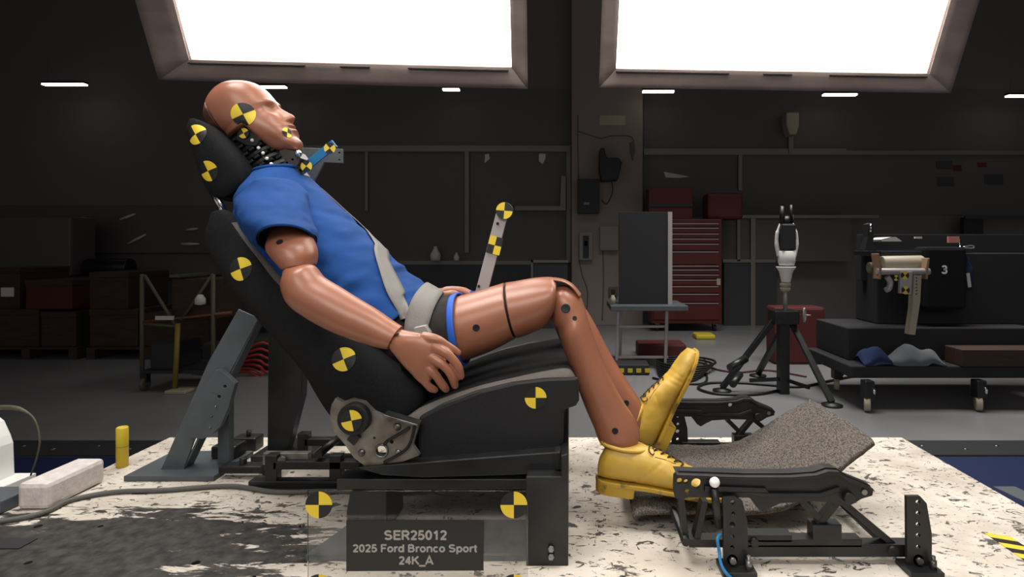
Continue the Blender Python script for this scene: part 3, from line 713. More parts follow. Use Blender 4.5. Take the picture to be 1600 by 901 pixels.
AX = [r[0] for r in RT[::3]]+[W(655, 520, 1.40)]
def outward(v, off=.004):
    k = min(range(len(AX)), key=lambda i: abs((v-AX[i]).dot((AX[min(i+1, len(AX)-1)]-AX[max(i-1, 0)]).normalized())))
    c = AX[k]; d = (v-c).normalized(); best = (v-c).length
    for b_ in (torso_bvh, shorts_bvh):
        h, _, _, _ = b_.ray_cast(c+d*.34, -d)
        if h is not None and (h-c).length < best+.06: best = max(best, (h-c).length+off) if (h-c).length+off > (v-c).length else best
    return c+d*best
cen = smooth(cen, 8)
ribbon(cen, [v.normalized() for v in smooth(nn, 30)], .046, 'shoulder_belt', belt, cb=(torso_bvh, shorts_bvh), nvis=40, push=outward)
Lp = spline([W(648, 524, 1.19), W(652, 497, 1.205), W(661, 472, 1.23), W(672, 456, 1.29), W(679, 449, 1.40), W(680, 452, 1.50), W(664, 480, 1.585)], 8)
Np = spline([(-.1, -1, .1), (0, -1, .15), (.25, -.9, .4), (.45, -.4, .85), (.5, 0, .9), (.5, .4, .8), (.3, 1, .2)], 8)
ribbon(smooth(Lp), [v.normalized() for v in smooth(Np)], .048, 'lap_belt', belt, [shorts_bvh, torso_bvh], W(650, 525, 1.40))
m = MB().pxprism([(646, 512), (664, 508), (672, 520), (668, 538), (650, 540)], 1.172, 1.19, [(658, 524, 3)]); m.done('latch_plate', 'bar_grey', belt, bevel=.002)

# ================================================================ THE CAR SEAT
seat = thing('car_seat', 'black fabric car front seat with grey trim and round yellow-black targets', 'car seat', (-.35, 1.4, .15))
YC = 1.405
def pad(st, name, mtn, r0, bulge, wexp=10, seg=40, beige=None, sub=8, par=None, amp=.002, gs=1):
    """st: (back px, back py, front px, front py, Ynear) traced on the near side; the pad runs across to the far side"""
    rows = []
    for i in range(len(st)-1):
        q = [Vector(list(W(a, b, e))+list(W(c, d, e))) if False else (W(a, b, e), W(c, d, e), Vector((e, 0, 0))) for a, b, c, d, e in (st[max(i-1, 0)], st[i], st[i+1], st[min(i+2, len(st)-1)])]
        for k in range(sub): rows.append([crom(q[0][j], q[1][j], q[2][j], q[3][j], k/sub) for j in range(3)]+[(i+k/sub)])
    a, b, c, d, e = st[-1]; rows.append([W(a, b, e), W(c, d, e), Vector((e, 0, 0)), len(st)-1])
    nr = len(rows); vs = []; half = seg//2; ed = []
    for ri, (Bk, Fr, yn, tt) in enumerate(rows):
        hw = YC-yn.x; e = (Fr-Bk); e.y = 0; h = e.length/2; e.normalize(); mid = (Fr+Bk)/2; T = ri/(nr-1)
        endf = min(1, math.sqrt(max(0, 1-(abs(T-.5)*2)**16)))*.999+.001
        for k in range(seg):
            a = 2*math.pi*k/seg; wv = -math.cos(a); top = math.sin(a) >= 0
            f = max(0, 1-abs(wv)**9)**.42*h*endf
            cen = (1-abs(wv)**2.5)
            off = f-r0*cen*min(1, f/h*1.2) if top else -f-bulge*cen*min(1, f/h*1.2)
            p = mid+e*off; p = Vector((p.x, YC+wv*hw, p.z)); p += e*amp*(noise.noise(p*9)*(1 if top else .3)); vs.append(p)
    m = MB(); m.v = vs
    for i in range(nr-1):
        for k in range(seg):
            m.f.append([i*seg+k, i*seg+(k+1) % seg, (i+1)*seg+(k+1) % seg, (i+1)*seg+k]); a = 2*math.pi*(k+.5)/seg
            wv = abs(math.cos(a)); fr = rows[i][3]
            m.m.append(1 if beige and beige(wv, math.sin(a), fr) else 0); m.s.append(True)
    m.f += [list(range(seg)), list(range((nr-1)*seg, nr*seg))[::-1]]; m.m += [0, 0]; m.s += [True, True]
    return m.done(name, [mtn, 'beige_fabric'], par or seat), m
BS = [(322, 340, 338, 324, 1.255), (317, 350, 356, 322, 1.25), (313, 366, 378, 346, 1.245), (318, 392, 400, 372, 1.24), (336, 428, 428, 402, 1.23), (362, 464, 458, 438, 1.22), (398, 508, 500, 475, 1.205), (436, 553, 552, 520, 1.19), (464, 590, 606, 560, 1.18), (482, 622, 652, 594, 1.178), (498, 648, 672, 624, 1.178), (520, 676, 655, 652, 1.178), (538, 694, 580, 676, 1.18)]
back, backm = pad(BS, 'backrest', 'black_fabric', .035, .03, beige=lambda w_, s_, t: s_ > 0 and .84 < w_ < .975 and 1.8 < t < 5.6, seg=84)
HS = [(291, 188, 302, 182, 1.285), (285, 200, 316, 189, 1.28), (290, 224, 338, 210, 1.275), (297, 248, 358, 236, 1.275), (306, 273, 372, 260, 1.28), (318, 295, 376, 284, 1.285), (334, 310, 366, 304, 1.295)]
hr, hrm = pad(HS, 'headrest', 'black_fabric', .01, .02, seg=56)
MB().cyl(W(336, 300, 1.31), W(352, 332, 1.31), .0055, seg=14).done('headrest_post', 'chrome', hr)
MB().cyl(W(330, 300, 1.50), W(352, 336, 1.50), .0055, seg=14).done('headrest_post', 'chrome', hr)
CS = [(600, 700, 598, 664, 1.19), (632, 706, 628, 645, 1.175), (684, 712, 676, 621, 1.165), (748, 706, 742, 597, 1.165), (808, 694, 804, 582, 1.165), (856, 668, 852, 573, 1.168), (884, 642, 888, 571, 1.172), (898, 630, 903, 588, 1.178)]
cush, cushm = pad(CS, 'seat_cushion', 'black_fabric', .020, 0, beige=lambda w_, s_, t: s_ > 0 and .87 < w_ < .985, seg=110, amp=.0005)
# side shields, rail, pan
sh = [(654, 652), (690, 632), (742, 612), (800, 598), (850, 592), (904, 590), (905, 626), (900, 634), (882, 640), (880, 692), (877, 702), (866, 708), (780, 722), (662, 742), (652, 735)]
ssh = MB().pxprism(sh, 1.150, 1.168); ssh.done('side_shield', 'black_plastic', seat, bevel=.006)
MB().prism([W2(x, y, 1.15) for x, y in sh], 1.64, 1.658).done('side_shield', 'black_plastic', seat, bevel=.006)
def pxm(poly, Y, Y0, Y1, holes=()):
    hs = [[W2(cx+r*math.cos(2*math.pi*k/14), cy+r*math.sin(2*math.pi*k/14), Y) for k in range(14)] for cx, cy, r in holes]
    return MB().prism([W2(x, y, Y) for x, y in poly], Y0, Y1, hs)
pxm([(600, 690), (870, 660), (872, 706), (660, 735), (600, 725)], 1.16, 1.19, 1.62).done('seat_pan', 'black_metal', seat, bevel=.004)
rail = [(556, 730), (660, 722), (868, 706), (873, 712), (873, 738), (800, 742), (660, 746), (596, 742)]
for y0 in (1.12, 1.60):
    pxm(rail, 1.12, y0, y0+.045).done('seat_rail', 'black_metal', seat, bevel=.002)
for bx in (700, 745, 790, 850): pass
m = pxm([(866, 706), (876, 704), (877, 732), (868, 734)], 1.12, 1.115, 1.17); m.done('rail_end', 'black_plastic', seat, bevel=.002)
for y0, sgn in ((1.128, 1), (1.655, 0)):
    rp = [(516, 642), (518, 632), (524, 622), (535, 628), (550, 623), (569, 628), (584, 643), (603, 651), (629, 653), (655, 662), (648, 684), (645, 696), (655, 711), (629, 721), (591, 725), (569, 727), (553, 715), (538, 693), (521, 674), (516, 655)]
    rec = pxm(rp, 1.128, y0, y0+.012, [(596, 704, 9), (585, 684, 2), (612, 690, 3)]).done('recliner', 'recliner', seat, bevel=.0012)
    if sgn:
        MB().cyl(W(551, 656, 1.108)+Vector((0, .02, 0)), W(551, 656, 1.108), .031, seg=32).done('recliner_hub', 'black_plastic', rec, bevel=.003)
        target(rec, 549.5, 656.5, 16.5, 12, None, Y=1.106)
        for px, py, r in ((621, 666.5, .0075), (565, 707, .0072), (622, 706, .006), (559, 683, .006)):
            MB().ball(W(px, py, 1.127), r, 0, (1, .6, 1)).done('rivet', 'steel', rec)
        MB().beam(W(602, 645, 1.12), W(656, 661, 1.12), .004, .03, (0, 1, 0)).done('recliner_lever', 'steel', rec, bevel=.001)
        MB().tube([W(596+9.6*math.cos(t*math.pi/12), 704+9.6*math.sin(t*math.pi/12), 1.126) for t in range(24)], .0022, 8, closed=True).done('recliner_ring', 'steel', rec)
        m = MB(); m.tube(spline([W(640, 668, 1.122), W(620, 680, 1.120), (W(606, 688, 1.121)), W(600, 694, 1.124)], 6), .003, 8); m.tube(spline([W(648, 664, 1.122), W(636, 700, 1.121), W(600, 722, 1.122)], 6), .0028, 8)
        m.done('cable_loop', 'black_cable', rec)
        m = MB().cbox(W(553, 684, 1.124), (.018, .008, .02), 0, Matrix.Rotation(R(40), 3, 'Y')); m.done('recliner_bracket', 'black_metal', rec, bevel=.001)
bb_, cb_ = backm.bvh(), cushm.bvh()
hb_ = hrm.bvh()
target(hr, 306, 210, 16, 32, hb_); target(hr, 325.5, 267, 16, 22, hb_)
target(back, 376, 420, 18.5, 20, bb_); target(back, 537, 561, 18.5, 24, bb_)
target(seat, 837, 621, 17, 0, ssh.bvh())
# ================================================================ SEAT PEDESTAL
ped = thing('seat_pedestal', 'black steel box pedestal bolted to the sled under the car seat', 'pedestal', (-.25, 1.3, 0))
pxm([(822, 744), (876, 744), (876, 712), (888, 708), (888, 884.5), (822, 884.5)], 1.089, 1.089, 1.60).done('column', 'black_metal', ped, bevel=.002)
for px, py in ((861, 858), (861, 870)): MB().cyl(W(px, py, 1.091), W(px, py, 1.08), .0065, seg=6).done('bolt', 'steel', ped, bevel=.001)
pxm([(541, 800), (547, 766), (604, 762), (604, 835), (541, 835)], 1.18, 1.18, 1.30).done('column', 'black_metal', ped, bevel=.003)
x0, x1 = W2(541, 0, 1.18)[0], W2(822, 0, 1.09)[0]
z1 = W2(0, 744, 1.14)[1]
for y in (1.13, 1.58): MB().box((x0, y, z1-.022), (x1+.01, y+.05, z1-.001)).done('beam', 'black_metal', ped, bevel=.002)
MB().prism([(x0-.05, 1.105), (x1, 1.105), (x1, 1.25), (x0-.01, 1.25)], .0005, .012, (), 0, 'XY').done('base_plate', 'grey_paint', ped, bevel=.001)
MB().box((x0-.02, 1.50, .0005), (x1, 1.62, .012)).done('base_plate', 'black_metal', ped, bevel=.001)
MB().box((x0, 1.52, .012), (x0+.07, 1.60, z1-.022)).done('column', 'black_metal', ped, bevel=.002)
# ================================================================ PLACARD
plc = thing('test_placard', 'clear acrylic placard with corner targets and a black SER25012 label', 'placard', (-.25, .955, 0))
pts = [(480, 767), (825, 767), (825, 936), (480, 936)]
pxm(pts, .955, .955, .959).done('acrylic_plate', 'clear', plc, bevel=.0004)
pl = pxm([(541, 813), (755.5, 814), (755.5, 891), (541, 892)], .9535, .9535, .9546).done('label_panel', 'label', plc)
for px in (498.5, 803):
    for py in (788, 917): target(plc, px, py, 21, 0, None, Y=.9548)
for px in (520, 790):
    p = W(px, 930, .957); MB().box((p.x-.03, .925, .0005), (p.x+.03, .99, .012)).done('foot', 'black_plastic', plc, bevel=.002)
    MB().box((p.x-.02, .9595, .012), (p.x+.02, .967, .045)).done('foot_clip', 'black_plastic', plc, bevel=.001)
def arc(cx, cy, rx, ry, a0, a1, n=14): return [(cx+rx*math.cos(R(a0+(a1-a0)*i/n)), cy+ry*math.sin(R(a0+(a1-a0)*i/n))) for i in range(n+1)]
# stroke alphabet: unit cap height, centre lines of bold strokes; (advance, strokes)
h_ = .075
GL = {'S': (.70, [arc(.33, .72, .23, .205, 25, 270)+arc(.33, .29, .25, .215, 90, -155)[1:]]), 'E': (.64, [[(.12, 0), (.12, 1)], [(.12, h_), (.60, h_)], [(.12, .52), (.56, .52)], [(.12, 1-h_), (.59, 1-h_)]]),
 'R': (.72, [[(.12, 0), (.12, 1)], [(.12, 1-h_), (.38, 1-h_)]+arc(.38, .70, .20, .225, 90, -90)+[(.12, .475)], [(.38, .47), (.62, 0)]]),
 '2': (.58, [arc(.27, .70, .19, .225, 165, -35)+[(.11, h_)], [(.05, h_), (.50, h_)]]), '5': (.58, [[(.46, 1-h_), (.16, 1-h_), (.11, .50)]+arc(.26, .325, .21, .25, 120, -155)]),
 '0': (.58, [arc(.28, .5, .19, .425, 90, 450, 28)]), '1': (.58, [[(.33, 0), (.33, 1)], [(.33, .90), (.12, .70)]]), '4': (.58, [[(.38, 0), (.38, 1)], [(.38, .93), (.07, .29)], [(.03, .29), (.54, .29)]]),
 '3': (.58, [arc(.26, .725, .18, .20, 160, -85)+arc(.26, .29, .21, .215, 85, -160)]),
 'F': (.62, [[(.12, 0), (.12, 1)], [(.12, .50), (.50, .50)], [(.12, 1-h_), (.57, 1-h_)]]), 'o': (.62, [arc(.30, .365, .205, .295, 90, 450, 26)]), 'r': (.40, [[(.11, 0), (.11, .72)], [(.11, .40)]+arc(.33, .44, .20, .215, 165, 75, 8)]),
 'd': (.62, [[(.50, 0), (.50, 1)], arc(.29, .365, .20, .295, 0, 360, 26)]), 'B': (.72, [[(.12, 0), (.12, 1)], [(.12, 1-h_), (.36, 1-h_)]+arc(.36, .73, .17, .195, 90, -90)+[(.12, .535)], [(.36, .535)]+arc(.38, .305, .21, .23, 90, -90)+[(.12, h_)]]),
 'n': (.62, [[(.11, 0), (.11, .72)], [(.11, .38)]+arc(.31, .44, .19, .225, 170, 0, 12)+[(.50, 0)]]), 'c': (.56, [arc(.29, .365, .20, .295, 45, 315, 22)]),
 'p': (.62, [[(.11, -.27), (.11, .72)], arc(.32, .365, .20, .295, 0, 360, 26)]), 't': (.36, [[(.17, .93), (.17, .20)]+arc(.29, .18, .12, .12, 180, 280, 6), [(.02, .66), (.32, .66)]]),
 'K': (.72, [[(.12, 0), (.12, 1)], [(.64, 1), (.12, .42)], [(.30, .60), (.67, 0)]]), '_': (.56, [[(-.02, -.17), (.58, -.17)]]), 'A': (.72, [[(.04, 0), (.36, 1), (.68, 0)], [(.16, .30), (.56, .30)]]), ' ': (.28, [])}
def text(s, px, py, wpx, Y, m, par, bold=0, name='lettering', hpx=10):
    """hpx = cap height in photo pixels, wpx = width of the whole line"""
    tot = sum(GL[c][0] for c in s); k = Y/F; sx = wpx*k/tot; sy = hpx*k; c0 = W(px, py, Y); x0 = c0.x-wpx*k/2; z0 = c0.z-sy/2
    mb = MB(); hw = .094*(sx+sy)/2; lay = 0
    for ch in s:
        adv, st = GL[ch]
        for pl_ in st:
            P_ = [Vector((x0+x*sx, 0, z0+y*sy)) for x, y in pl_]; n = len(P_); vs = []; lay += 1
            for i, p in enumerate(P_):
                cl = (P_[0]-P_[-1]).length < 1e-6
                d0 = (P_[i]-P_[i-1]).normalized() if i else ((P_[0]-P_[-2]).normalized() if cl else None); d1 = (P_[(i+1)]-P_[i]).normalized() if i < n-1 else ((P_[1]-P_[0]).normalized() if cl else None)
                d0 = d0 or d1; d1 = d1 or d0; t = (d0+d1).normalized(); q = Vector((-t.z, 0, t.x)); kk = min(1/max(q.dot(Vector((-d0.z, 0, d0.x))), .3), 2)
                for sg in (-1, 1):
                    v = p+q*hw*kk*sg; v.y = Y-.0003-lay*.000004; vs.append(v)
            mb.add(vs, [(2*i, 2*i+1, 2*i+3, 2*i+2) for i in range(n-1)])
        x0 += adv*sx
    return mb.done(name, m, par)
text('SER25012', 649.5, 835.5, 99, .9535, 'text', pl, hpx=14.5)
text('2025 Ford Bronco Sport', 648.5, 856, 195, .9535, 'text', pl, hpx=12)
text('24K_A', 650, 875, 54, .9535, 'text', pl, hpx=12.5)

# ================================================================ FOOT WELL FRAME
ff = thing('footwell_stand', 'black perforated steel seat-track frame bolted to the sled around the carpet', 'steel frame', (.4, 1.35, 0))
NR_ = [(1053, 742), (1062, 735), (1110, 737), (1162, 739), (1232, 739), (1272, 736), (1289, 730), (1307, 731), (1322, 742), (1340, 750), (1359, 757.5), (1364.6, 766), (1363, 774), (1346, 779), (1335, 786), (1326, 790), (1311, 788), (1298, 784), (1263, 783), (1219, 786), (1206, 792), (1193, 800), (1184, 794), (1171, 777), (1075, 777), (1064, 781), (1055, 777), (1052, 765)]
YN = 1.087
def far(y, side): return y if side == 0 else y+.523
for side in (0, 1):
    y = far(YN, side)
    r = pxm(NR_, YN, y, y+.008, [(1062, 751, 4.5), (1072, 752, 3.5), (1088, 755, 8), (1074, 768, 4), (1292, 739, 2.8), (1350, 768, 2.8), (1268, 741, 1.8), (1253, 743, 1.3)] if side == 0 else [(1292, 739, 2.8), (1350, 768, 2.8), (1240, 744, 3), (1262, 750, 5)])
    r = r.done('side_rail', 'black_metal', ff, bevel=.0015)
    m = pxm([(1055, 737), (1162, 741), (1232, 741), (1272, 738), (1290, 732), (1307, 733), (1322, 744), (1359, 759), (1363, 764), (1322, 749), (1305, 738), (1290, 738), (1272, 743), (1200, 746), (1060, 742)], YN, y-.012, y+.03); m.done('rail_flange', 'black_metal', r, bevel=.001)
    m = pxm([(1100, 757), (1195, 760), (1200, 767), (1280, 768), (1310, 758), (1312, 764), (1285, 775), (1195, 774), (1165, 768), (1100, 766)], YN, y-.006, y+.002); m.done('rail_rib', 'black_metal', r, bevel=.002)
    MB().cyl(W(1324, 775, YN)+Vector((0, y-YN-.012, 0)), W(1324, 775, YN)+Vector((0, y-YN+.012, 0)), .011, seg=20).done('pivot', 'black_metal', r, bevel=.002)
    MB().cyl(W(1350, 768, YN)+Vector((0, y-YN-.003, 0)), W(1350, 768, YN)+Vector((0, y-YN+.008, 0)), .0052, seg=16).done('rail_bushing', 'steel', r)
    for poly, hl, bolt in (([(1126, 771), (1145, 770), (1157, 778), (1164, 806), (1167, 884), (1128, 884)], [(1142, 779.5, 3.4), (1142, 797, 3.4), (1141, 814, 4.6), (1141, 832, 3.2), (1141, 849, 3.2)], (1141, 868)),
                           ([(1410, 770), (1431, 770), (1441, 781), (1449, 828), (1449, 884), (1411, 884)], [(1427.6, q, 3.5) for q in (779, 796, 813.5, 830.5, 848.5)], (1428, 868))):
        m = pxm(poly, YN, y-.002-(0 if side else .004), y+.006-(0 if side else .004)+.0, hl); L_ = m.done('leg', 'black_metal', ff, bevel=.0008)
        L_.location.y = -.008 if side == 0 else .012
        fx0, fx1 = W2(poly[-1][0]-7, 0, YN)[0], W2(poly[-2][0]+6, 0, YN)[0]
        MB().box((fx0, y-.040, .0006), (fx1, y+.012, .010)).done('foot_plate', 'black_metal', ff, bevel=.001)
        c = W(bolt[0], bolt[1], YN); c.y = y-.014; m = MB().cyl(c+Vector((0, .006, 0)), c, .010, seg=20); m.cyl(c+Vector((0, .002, 0)), c-Vector((0, .007, 0)), .0065, seg=6); m.done('bolt', 'steel', ff)
        m = MB().cyl((fx1-.012, y-.026, .009), (fx1-.012, y-.026, .026), .006, seg=6); m.cyl((fx1-.012, y-.026, .009), (fx1-.012, y-.026, .034), .0035, seg=12); m.done('bolt', 'steel', ff)
    for a, b, wd in (((1258, 788), (1296, 826), .012), ((1318, 786), (1402, 856), .015), ((1316, 788), (1284, 826), .014), ((1066, 779), (1074, 850), .016), ((1104, 786), (1090, 850), .02)):
        p, q = W(*a, YN), W(*b, YN); p.y = q.y = y+.022; MB().beam(p, q, .012, wd+.006, (0, 1, 0)).done('brace', 'black_metal', ff, bevel=.001)
    for (xa, ya, xb, yb) in ((1140, 853, 1430, 873), (1078, 845, 1350, 858), (1272, 822, 1318, 847), (1150, 838, 1240, 850)):
        p, q = W(xa, ya, YN), W(xb, yb, YN); MB().box((p.x, y+.006, q.z), (q.x, y+.034, p.z)).done('lower_beam', 'black_metal', ff, bevel=.0015)
for px, py, r in ((1072, 847, .008), (1180, 849, .008), (1398, 862, .009)):
    p = W(px, py, YN); MB().cyl((p.x, YN, p.z), (p.x, YN+.53, p.z), r, seg=16).done('cross_tube', 'black_metal', ff)
m = MB().tube([W(1116, 762, 1.075), W(1119, 790, 1.075), W(1124, 822, 1.082)], .0075, 12); lv = m.done('lever', 'black_metal', ff)
lab(MB().ball(W(1116.5, 753, 1.074), .0098).done('lever_knob', 'white', lv), 'white ball knob')
# carpet
def cz(x): return lerp([(.1, .046), (.28, .050), (.38, .046), (.45, .056), (.50, .076), (.55, .104), (.60, .138), (.64, .162), (.68, .186)], x)
m = MB(); NX, NY = 120, 80; vs = []
for i in range(NX+1):
    for j in range(NY+1):
        x = .135+(.668-.135)*i/NX; y0 = lerp([(.13, 1.215), (.40, 1.215), (.5, 1.225), (.67, 1.265)], x); y = y0+(1.60-y0)*j/NY
        z = cz(x)+.004*noise.noise(Vector((x*9, y*9, 0)))+.0022*noise.noise(Vector((x*90, y*90, 3)))
        e = max(0, 1-(y-y0)/.025); z -= .006*e*e
        e2 = max(0, 1-(x-.135)/.02); z -= .010*e2*e2
        x += .004*noise.noise(Vector((y*30, 1, 2))) if i in (0, NX) else 0
        vs.append((x, y, z))
m.add(vs, [(i*(NY+1)+j, (i+1)*(NY+1)+j, (i+1)*(NY+1)+j+1, i*(NY+1)+j+1) for i in range(NX) for j in range(NY)], 0, True)
tag(m.done('floor_carpet', 'carpet', None, solid=.012), 'speckled grey floor carpet curving up inside the black rail frame by the shoes', 'carpet')
# blue cable on the frame foot
tag(MB().tube(spline([W(1126, 834, 1.075), W(1121, 842, 1.06), W(1124, 862, 1.055), W(1126, 878, 1.045), W(1134, 894, 1.035), (.30, 1.02, .004), (.34, .93, .004), (.36, .78, .004)], 8), .003, 8).done('blue_cable', 'cable_blue'), 'thin blue cable running down beside the left leg of the black rail frame', 'cable')

# ================================================================ REAR SUPPORTS
gb = thing('seat_brace', 'blue-grey painted diagonal steel brace leaning up behind the car seat', 'steel brace', (-1.03, 1.57, 0))
hl = [(x, y) for x, y in ((-1.09, 1.53), (-1.03, 1.53), (-1.045, 1.545), (-1.09, 1.545))]
MB().prism([(-1.15, 1.483), (-.918, 1.483), (-.918, 1.67), (-1.15, 1.67)], .0006, .014, [hl], 0, 'XY').done('base_plate', 'grey_paint', gb, bevel=.001)
m = pxm([(248, 741), (284, 741), (303, 688), (404, 497), (372, 483), (326, 564)], 1.53, 1.53, 1.536); m.done('channel_web', 'grey_paint', gb, bevel=.001)
m = MB(); m.beam(W(286, 735, 1.53)+Vector((-.003, .022, 0)), W(404, 497, 1.53)+Vector((-.003, .022, 0)), .006, .038, (0, 1, 0)); m.done('channel_flange', 'grey_paint', gb, bevel=.001)
g_ = pxm([(340, 577), (348, 576), (371, 597), (360, 636), (348, 664), (336, 676), (320, 684), (300, 681), (294, 660), (322, 606)], 1.522, 1.512, 1.529, [(355, 602, 2.4), (346, 618, 2.6)]); g_.done('gusset', 'grey_paint', gb, bevel=.001)
for px, py in ((337, 635), (330, 650), (328, 668)): MB().ball(W(px, py, 1.511), .003).done('rivet', 'steel', gb)
pxm([(342, 600), (359, 600), (359, 729), (342, 729)], 1.58, 1.575, 1.60).done('rear_post', 'grey_paint', gb, bevel=.001)
for px, py in ((257, 738), (262, 741)): pass
cl = thing('post_clamp', 'dark steel toe clamp on the base plate of the diagonal brace', 'clamp', (-.88, 1.5, .01))
m = MB().box((-1.00, 1.60, .0145), (-.93, 1.66, .05)); m.done('clamp_block', 'black_metal', cl, bevel=.006)
m = MB().box((-.99, 1.62, .05), (-.97, 1.64, .066)); m.done('clamp_nut', 'black_metal', cl, bevel=.003)
cl = thing('post_clamp', 'dark cross clamp on the sled between the brace and the black post', 'clamp', (-.85, 1.5, .01))
m = MB().box((-.915, 1.495, .0145), (-.76, 1.535, .034)); m.done('clamp_bar', 'black_metal', cl, bevel=.004)
m = MB().cyl((-.86, 1.515, .015), (-.86, 1.515, .05), .009, seg=14); m.done('clamp_bolt', 'black_metal', cl, bevel=.002)
m = MB().cyl((-.78, 1.48, .032), (-.78, 1.55, .032), .018, seg=20); m.done('clamp_roller', 'black_metal', cl, bevel=.002)
cl = thing('post_clamp', 'small dark clamp behind the grey rear post on the sled', 'clamp', (-.85, 1.7, .01))
MB().box((-1.0, 1.70, .0005), (-.93, 1.75, .04)).done('clamp_block', 'black_metal', cl, bevel=.004); MB().cyl((-.96, 1.72, .03), (-.96, 1.72, .058), .007, seg=6).done('clamp_nut', 'black_metal', cl)
bp = thing('rear_post', 'tall black steel post with a grey top plate standing behind the seat', 'post', (-.83, 1.7, 0))
pxm([(418, 420), (462, 420), (472, 560), (470, 620), (452, 690), (447, 706), (416, 706)], 1.66, 1.665, 1.70).done('post', 'black_metal', bp, bevel=.003)
pxm([(472, 231), (536, 233), (536, 255), (507, 254), (490, 286), (462, 360), (458, 430), (424, 430), (440, 340), (474, 262)], 1.66, 1.656, 1.6645, [(531, 239, 1.5), (531, 250, 1.5)]).done('top_plate', 'grey_paint', bp, bevel=.001)
MB().box((-.90, 1.62, .0006), (-.74, 1.78, .016)).done('base_plate', 'black_metal', bp, bevel=.002)
rs = thing('rail_support', 'low black steel cross rails between the rear post and the seat', 'steel rail', (-.65, 1.5, 0))
for y in (1.43, 1.60):
    MB().box((-.80, y, .0006), (-.46, y+.03, .022)).done('rail_bar', 'black_metal', rs, bevel=.002)
    MB().box((-.74, y+.002, .05), (-.46, y+.028, .07)).done('rail_bar', 'black_metal', rs, bevel=.002)
    for x in (-.76, -.60, -.49): MB().box((x, y+.002, .0006), (x+.03, y+.028, .085)).done('rail_upright', 'black_metal', rs, bevel=.002)
MB().box((-.775, 1.45, .055), (-.66, 1.47, .085)).done('latch_bar', 'recliner', rs, bevel=.002)
MB().cyl((-.72, 1.445, .07), (-.72, 1.435, .07), .011, seg=20).done('latch_bolt', 'steel', rs)
for x in (-.63, -.53): MB().cyl((x, 1.44, .085), (x, 1.62, .085), .010, seg=16).done('cross_tube', 'black_metal', rs)
# sled-side cable
cpt = [(-1.20, 1.275), (-1.178, 1.36), (-1.11, 1.405), (-1.0, 1.415), (-.85, 1.44), (-.70, 1.475), (-.62, 1.50), (-.50, 1.405), (-.44, 1.36), (-.38, 1.34)]
tag(MB().tube(spline([(x, y, .0065) for x, y in [(-1.60, 1.20), (-1.40, 1.20)]+cpt[:5]+[(-.72, 1.405), (-.58, 1.41), (-.45, 1.40), (-.34, 1.42)]], 8), .0058, 10).done('sled_cable', 'cable'), 'grey cable lying across the sled in front of the brace base plate', 'cable')
# ================================================================ LEFT SIDE
m = MB().box((-1.268, 1.318, .0008), (-1.196, 1.483, .063))
tag(m.done('foam_block', 'foam', None, bevel=.011), 'long white foam block lying at the left edge of the sled', 'foam block')
yp = W(191, 729, 1.585)
post = thing('marker_post', 'short yellow capped post standing at the left edge of the sled', 'post', (yp.x, 1.585, 0))
MB().lathe((yp.x, 1.585, .0006), [(.0001, 0), (.0145, 0), (.0145, .106), (.0125, .109), (.0105, .1085), (.0105, .104), (.0001, .104)], seg=28).done('cap', 'yellow_post', post)
MB().lathe((yp.x, 1.585, .056), [(.0147, 0), (.0147, .001)], seg=28).done('cap_seam', 'dark', post)
dv = thing('light_housing', 'white dotted metal housing cut off by the left edge of the photo', 'instrument', (-1.5, 1.42, 0))
k = [(-70, 640), (0, 650), (8, 656), (18, 678), (22, 690), (24, 742), (-70, 746)]
m = pxm(k, 1.50, 1.44, 1.50, [(2, 671, 5)]); m.done('housing', 'white', dv, bevel=.004)
pxm([(-60, 695), (8, 698), (10, 738), (-60, 740)], 1.50, 1.434, 1.442).done('dark_window', 'dark', dv, bevel=.002)
m = MB()
for px, py in ((4, 657), (10, 664), (16, 677), (20, 688), (21, 700), (21, 712), (21, 724), (21, 736), (-6, 654)): c = W(px-3, py+2, 1.50); m.cyl((c.x, 1.4405, c.z), (c.x, 1.438, c.z), .0032, seg=10)
m.done('screw', 'dark', dv)
MB().box((-1.74, 1.401, -.018), (-1.40, 1.51, .012)).done('base_plate', 'white', dv, bevel=.001)
m = MB().box((-1.62, 1.30, .0006), (-1.285, 1.382, .03)); tag(m.done('ribbed_plate', 'grey_paint', None, bevel=.003), 'low grey ribbed plate between the white housing and the foam block', 'plate')
tag(MB().tube(spline([W(-30, 640, 1.45), W(4, 636, 1.43), W(28, 638, 1.42), W(48, 648, 1.42), W(58, 664, 1.42), W(62, 690, 1.42), W(56, 720, 1.43), W(48, 742, 1.44)], 8), [.0055]*16+[.0055-.0005*i for i in range(8)]+[.002]*33, 10).done('hose', 'olive'), 'thin curved grey hose arching out of the white housing', 'hose')
MB().box((-1.74, 1.15, .0006), (-1.10, 1.19, .002)).done('slot_strip', 'dark', sled)

